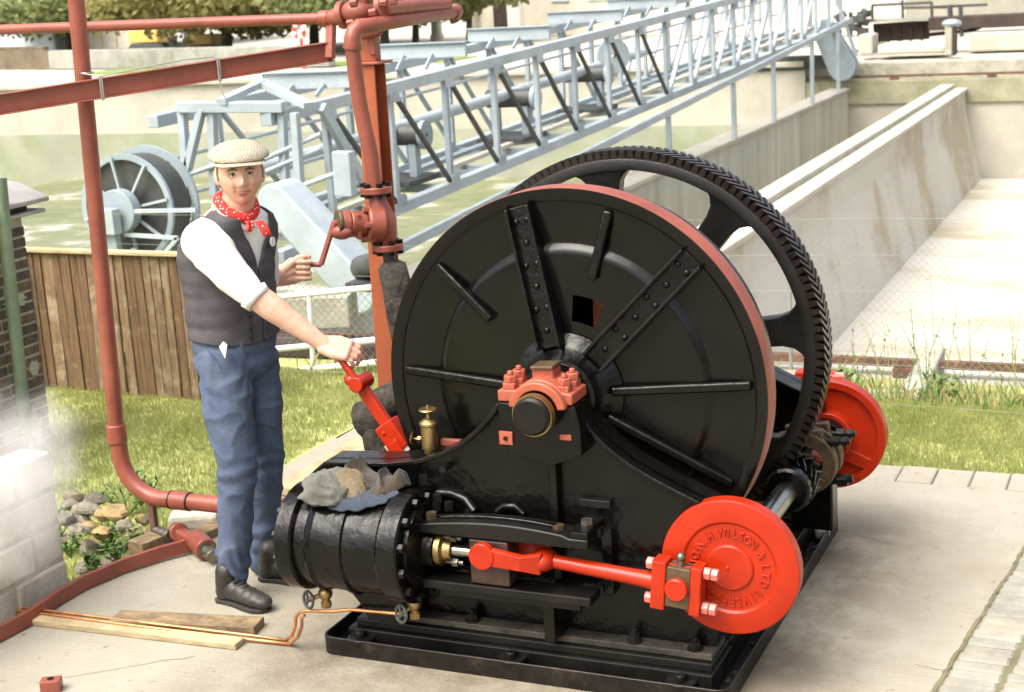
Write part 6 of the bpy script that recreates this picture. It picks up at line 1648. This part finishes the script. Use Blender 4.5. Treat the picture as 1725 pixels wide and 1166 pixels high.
# shirt and waistcoat as rings round the torso
def torso(name, m, parent, grow, r0, r1, nseg, nsub, skip, thick):
    ids = np.linspace(r0, r1, nsub); P, F = [], []
    for t_ in ids:
        i = min(int(t_), len(T_) - 2); w = t_ - i; w2_ = w * w * (3 - 2 * w) if 0 else w
        c = T_[i].lerp(T_[i + 1], w2_); a = AL[i] * (1 - w) + AL[i + 1] * w + grow; b = DP[i] * (1 - w) + DP[i + 1] * w + grow
        for k in range(nseg):
            ph = 2 * pi * k / nseg; cs, sn = cos(ph), sin(ph); ex = .85
            p = c + FB * (b * math.copysign(abs(cs) ** ex, cs)) + SB * (a * math.copysign(abs(sn) ** ex, sn))
            wr = .006 * mnoise.noise((p.x * 9, p.y * 9, p.z * 13)) + .005 * mnoise.noise((p.x * 4 + 5, p.y * 4, p.z * 26)) * (1 if t_ > 4 else .4)
            p += (FB * cs + SB * sn) * wr
            if t_ < 3: p.z -= (.050 * (sn * sn)) * (t_ / 3 if t_ < 1.5 else .5) * .6
            P.append(p)
    n = nseg
    for j in range(nsub - 1):
        for k in range(n):
            ph = 360 * (k + .5) / n; ph = ph - 360 if ph > 180 else ph
            if skip(.5 * (ids[j] + ids[j + 1]), ph): continue
            F.append((j * n + k, j * n + (k + 1) % n, (j + 1) * n + (k + 1) % n, (j + 1) * n + k))
    mb = MB(); mb.add(P, F); ob = mb.build(name, m, parent, 60)
    s = ob.modifiers.new('solid', 'SOLIDIFY'); s.thickness = thick; s.offset = 1
    return ob
shirt = torso('shirt', M['shirt'], man, .004, 0.0, 6.6, 64, 40, lambda t_, ph: False, .002)
def open_torso(name, m, parent, grow, r0, r1, nseg, nsub, vee, thick):
    """waistcoat: open loft whose two front edges follow vee(t) degrees from the chest line"""
    ids = np.linspace(r0, r1, nsub); P, F = [], []
    for t_ in ids:
        i = min(int(t_), len(T_) - 2); w = t_ - i
        c = T_[i].lerp(T_[i + 1], w); a = AL[i] * (1 - w) + AL[i + 1] * w + grow; b = DP[i] * (1 - w) + DP[i + 1] * w + grow
        v = vee(t_)
        for k in range(nseg + 1):
            ph = radians(-13 + v + (360 - 2 * v) * k / nseg); cs, sn = cos(ph), sin(ph); ex = .85
            p = c + FB * (b * math.copysign(abs(cs) ** ex, cs)) + SB * (a * math.copysign(abs(sn) ** ex, sn))
            wr = .006 * mnoise.noise((p.x * 9, p.y * 9, p.z * 13)) + .006 * mnoise.noise((p.x * 4 + 5, p.y * 4, p.z * 26)) * (1 if t_ > 4 else .4)
            p += (FB * cs + SB * sn) * wr
            if t_ < 3: p.z -= (.050 * (sn * sn)) * (t_ / 3 if t_ < 1.5 else .5) * .6
            if t_ > 6: p.z -= (.035 * max(0, cs) ** 2) * (t_ - 6)
            P.append(p)
    n = nseg + 1
    for j in range(nsub - 1): F += [(j * n + k, j * n + k + 1, (j + 1) * n + k + 1, (j + 1) * n + k) for k in range(nseg)]
    mb = MB(); mb.add(P, F); ob = mb.build(name, m, parent, 60)
    s = ob.modifiers.new('solid', 'SOLIDIFY'); s.thickness = thick; s.offset = 1
    return ob
def vee(t_):
    if t_ < 4.3: return 33 * (1 - t_ / 4.3) + .6 + 48 * max(0, 1.1 - t_) ** 1.6
    return .6 if t_ < 6.6 else .6 + (t_ - 6.6) * 14
vest = open_torso('waistcoat', M['vest'], man, .014, -.35, 6.72, 120, 90, vee, .007)
for k in range(5):
    t_ = 4.7 + .48 * k; i = int(t_); w = t_ - i; c = T_[i].lerp(T_[i + 1], w); b = DP[i] * (1 - w) + DP[i + 1] * w + .024
    MB().ball(c + FB * (b * .995) + SB * .012, (.007, .007, .007), 10, 8).build('button', M['black_flat'], vest)
tpt = 3.15; i = int(tpt); c = T_[i].lerp(T_[i + 1], tpt - i); ph = radians(-33)
nn = (FB * cos(ph) + SB * sin(ph)).normalized()
bc_ = c + FB * ((DP[3] + .024) * cos(ph) ** .85) + SB * ((AL[3] + .024) * -(abs(sin(ph)) ** .85))
MB().cyl(bc_, bc_ + nn * .006, .019, n=24).build('badge', M['white'], vest, 40)
MB().tube([T_[5] + FB * (DP[5] + .020) + SB * .02, T_[5].lerp(T_[6], .6) + FB * (DP[5] + .022) + SB * .014, T_[6].lerp(T_[7], .9) + FB * (DP[6] + .020) + SB * .010], .0035, 6).build('front_seam', M['vest_back'], vest, 60)
# sleeves, rolled at the elbow
def fold(a, b, amp, fr):
    ax = (V(b) - V(a)).normalized()
    def f(p):
        t_ = (p - V(a)).dot(ax)
        n1 = mnoise.noise((p.x * 11, p.y * 11, p.z * 11)); n2 = 1 - abs(mnoise.noise((p.x * 9 + 4, p.y * 9, p.z * 9))) * 2.4
        return amp * (n1 + .9 * max(0, n2) ** 2 - .4)
    return f
q = MB(); caps(q, [V((-1.432, 0.000, 1.457)), V((-1.430, -0.010, 1.437)), V((-1.365, -0.030, 1.388)), V((-1.299, -0.040, 1.323)), V((-1.237, -0.045, 1.272))], [.070, .084, .082, .070, .058])
sl = fuse(q, 'sleeve', M['shirt'], shirt, .007, 6, fold(RS, RE, .006, 70))
dR = (RE - RS).normalized(); dF = (RW_ - RE).normalized(); dm = (dR + dF).normalized()
MB().tube([RE + dm * .006, RE + dm * .040], [.061, .054], 28, False).build('cuff', M['shirt'], shirt, 60).modifiers.new('solid', 'SOLIDIFY').thickness = .008
q = MB(); caps(q, [LS, LS.lerp(LE, .5), LE], [.068, .068, .062]); fuse(q, 'sleeve', M['shirt'], shirt, .008, 6, fold(LS, LE, .004, 70))
# collar and neckerchief
KC = V((-1.384, 0.155, 1.542))
kn = (V(0, 0, 1) - FB * .0 + FB * .34).normalized(); ka = SB; kb = ka.cross(kn).normalized(); kb = kb if kb.dot(FB) > 0 else -kb
def ringk(r, dz, sc=1.0): return [KC + ka * (r * .92 * cos(t_)) + kb * (r * 1.06 * sin(t_)) + kn * dz - kn * (.030 * max(0, sin(t_))) for t_ in np.linspace(0, 2 * pi, 36, endpoint=False)]
mb = MB(); mb.tube(ringk(.073, .020), .019, 12, False, True)
nk = mb.build('neckerchief', M['kerchief'], man, 60)
mb = MB(); mb.tube(ringk(.079, -.016), .016, 10, False, True); mb.build('collar', M['shirt'], shirt, 60)
kt = KC + kb * .082 - kn * .022
MB().ball(kt, (.020, .018, .020), 14, 10).build('knot', M['kerchief'], nk, 60)
def tail(pts, ws, name):
    mb = MB(); P = []
    for p, w in zip(pts, ws):
        for s, o in ((-1, 0), (-.4, .010), (.3, .003), (1, .008)): P.append(V(p) + V(.80, .58, .1).normalized() * (s * w) + V(.5, -.8, 0) * o)
    F = [(4 * j + k, 4 * j + k + 1, 4 * j + k + 5, 4 * j + k + 4) for j in range(len(pts) - 1) for k in range(3)]
    ob = mb.add(P, F).build(name, M['kerchief'], nk, 60); s_ = ob.modifiers.new('solid', 'SOLIDIFY'); s_.thickness = .005; return ob
tail([kt + V(0, -.012, 0), V((-1.248, 0.030, 1.512)), V((-1.247, 0.030, 1.492)), V((-1.255, 0.030, 1.470))], [.009, .012, .013, .009], 'tail')
tail([kt + V(.005, -.010, 0), V((-1.200, 0.020, 1.514)), V((-1.182, 0.020, 1.488)), V((-1.168, 0.020, 1.460))], [.010, .015, .017, .015], 'tail')
# trousers
q = MB()
P = MB().ball((0, 0, 0), 1, 24, 14)
for c, a, b, h in ((V((-1.454, 0.160, 1.023)), .172, .140, .11), (V((-1.455, 0.155, 0.943)), .172, .136, .09)):
    q.add([c + SB * (p[0] * a) + FB * (p[1] * b) + V(0, 0, p[2] * h) for p in P.v], P.f)
caps(q, RL, [.100, .098, .078, .071, .064]); caps(q, LL_, [.096, .088, .071, .064, .060])
def crease(p):
    k = .006 * mnoise.noise((p.x * 9, p.y * 9, p.z * 6)) + .007 * max(0, 1 - 2.6 * abs(mnoise.noise((p.x * 8, p.y * 8 + p.z * 5, p.z * 9)))) ** 2 - .003
    lo = math.exp(-((p.z - .16) / .10) ** 2) + .6 * math.exp(-((p.z - .52) / .07) ** 2) + .5 * math.exp(-((p.z - .88) / .07) ** 2)
    return k + lo * .0055 * sin(p.z * 80 + 14 * mnoise.noise((p.x * 7, p.y * 7, p.z * 3)))
tr = fuse(q, 'trousers', M['denim'], man, .0075, 6, crease)
pk = V((-1.383, -0.022, 1.029))
pp = [pk + V(-.020, 0, .012), pk + V(.004, -.004, .034), pk + V(.020, -.004, .022), pk + V(.002, .0, -.032)]
MB().add(pp + [p + V(0, .003, 0) for p in pp], [(0, 1, 2, 3), (7, 6, 5, 4), (0, 4, 5, 1), (1, 5, 6, 2), (2, 6, 7, 3), (3, 7, 4, 0)]).build('folded_paper', M['white'], tr, 0)
MB().tube([(-1.451, -0.028, 1.027), (-1.419, -0.034, 0.994), (-1.394, -0.040, 0.941)], .003, 6).build('pocket_seam', M['denim'], tr, 60)
# boots
def boot(h, t, name):
    h, t = V(h), V(t); d_ = (t - h).normalized(); s_ = V(d_.y, -d_.x, 0); L_ = (t - h).length; q = MB()
    at_ = lambda a, b, z: h + d_ * a + s_ * b + V(0, 0, z)
    caps(q, [at_(.045, 0, .055), at_(.055, 0, .13)], [.044, .046])
    for a, z, r, w in ((.04, .045, .042, 1.0), (.09, .055, .044, .95), (.13, .052, .042, 1.0), (.17, .046, .038, 1.15), (.205, .042, .034, 1.3), (.235, .038, .029, 1.35)):
        P = MB().ball((0, 0, 0), 1, 20, 12); q.add([at_(a + p[0] * .045, p[1] * r * w, z + p[2] * r) for p in P.v], P.f)
    o = fuse(q, name, M['boot'], man, .005, 4, lambda p: .0016 * mnoise.noise((p.x * 30, p.y * 30, p.z * 30)))
    out = [(.0, -.030), (.02, -.040), (.06, -.036), (.10, -.036), (.17, -.047), (.22, -.046), (.255, -.030), (.268, 0), (.255, .030), (.22, .046), (.17, .047), (.10, .036), (.06, .036), (.02, .040), (.0, .030)]
    MB().prism(out, lambda a, b, t_: tuple(at_(a, b, t_)), .002, .018).build('sole', M['sole'], o, 0, .003)
    for k in range(4):
        a = .105 + .022 * k; z = .106 - .008 * k
        MB().tube([at_(a, -.020, z - .008), at_(a + .008, 0, z), at_(a, .020, z - .008)], .003, 6).build('lace', M['sole'], o, 60)
boot((-1.535, -.005, 0), (-1.275, -.062, 0), 'boot'); boot((-1.49, .225, 0), (-1.235, .235, 0), 'boot')
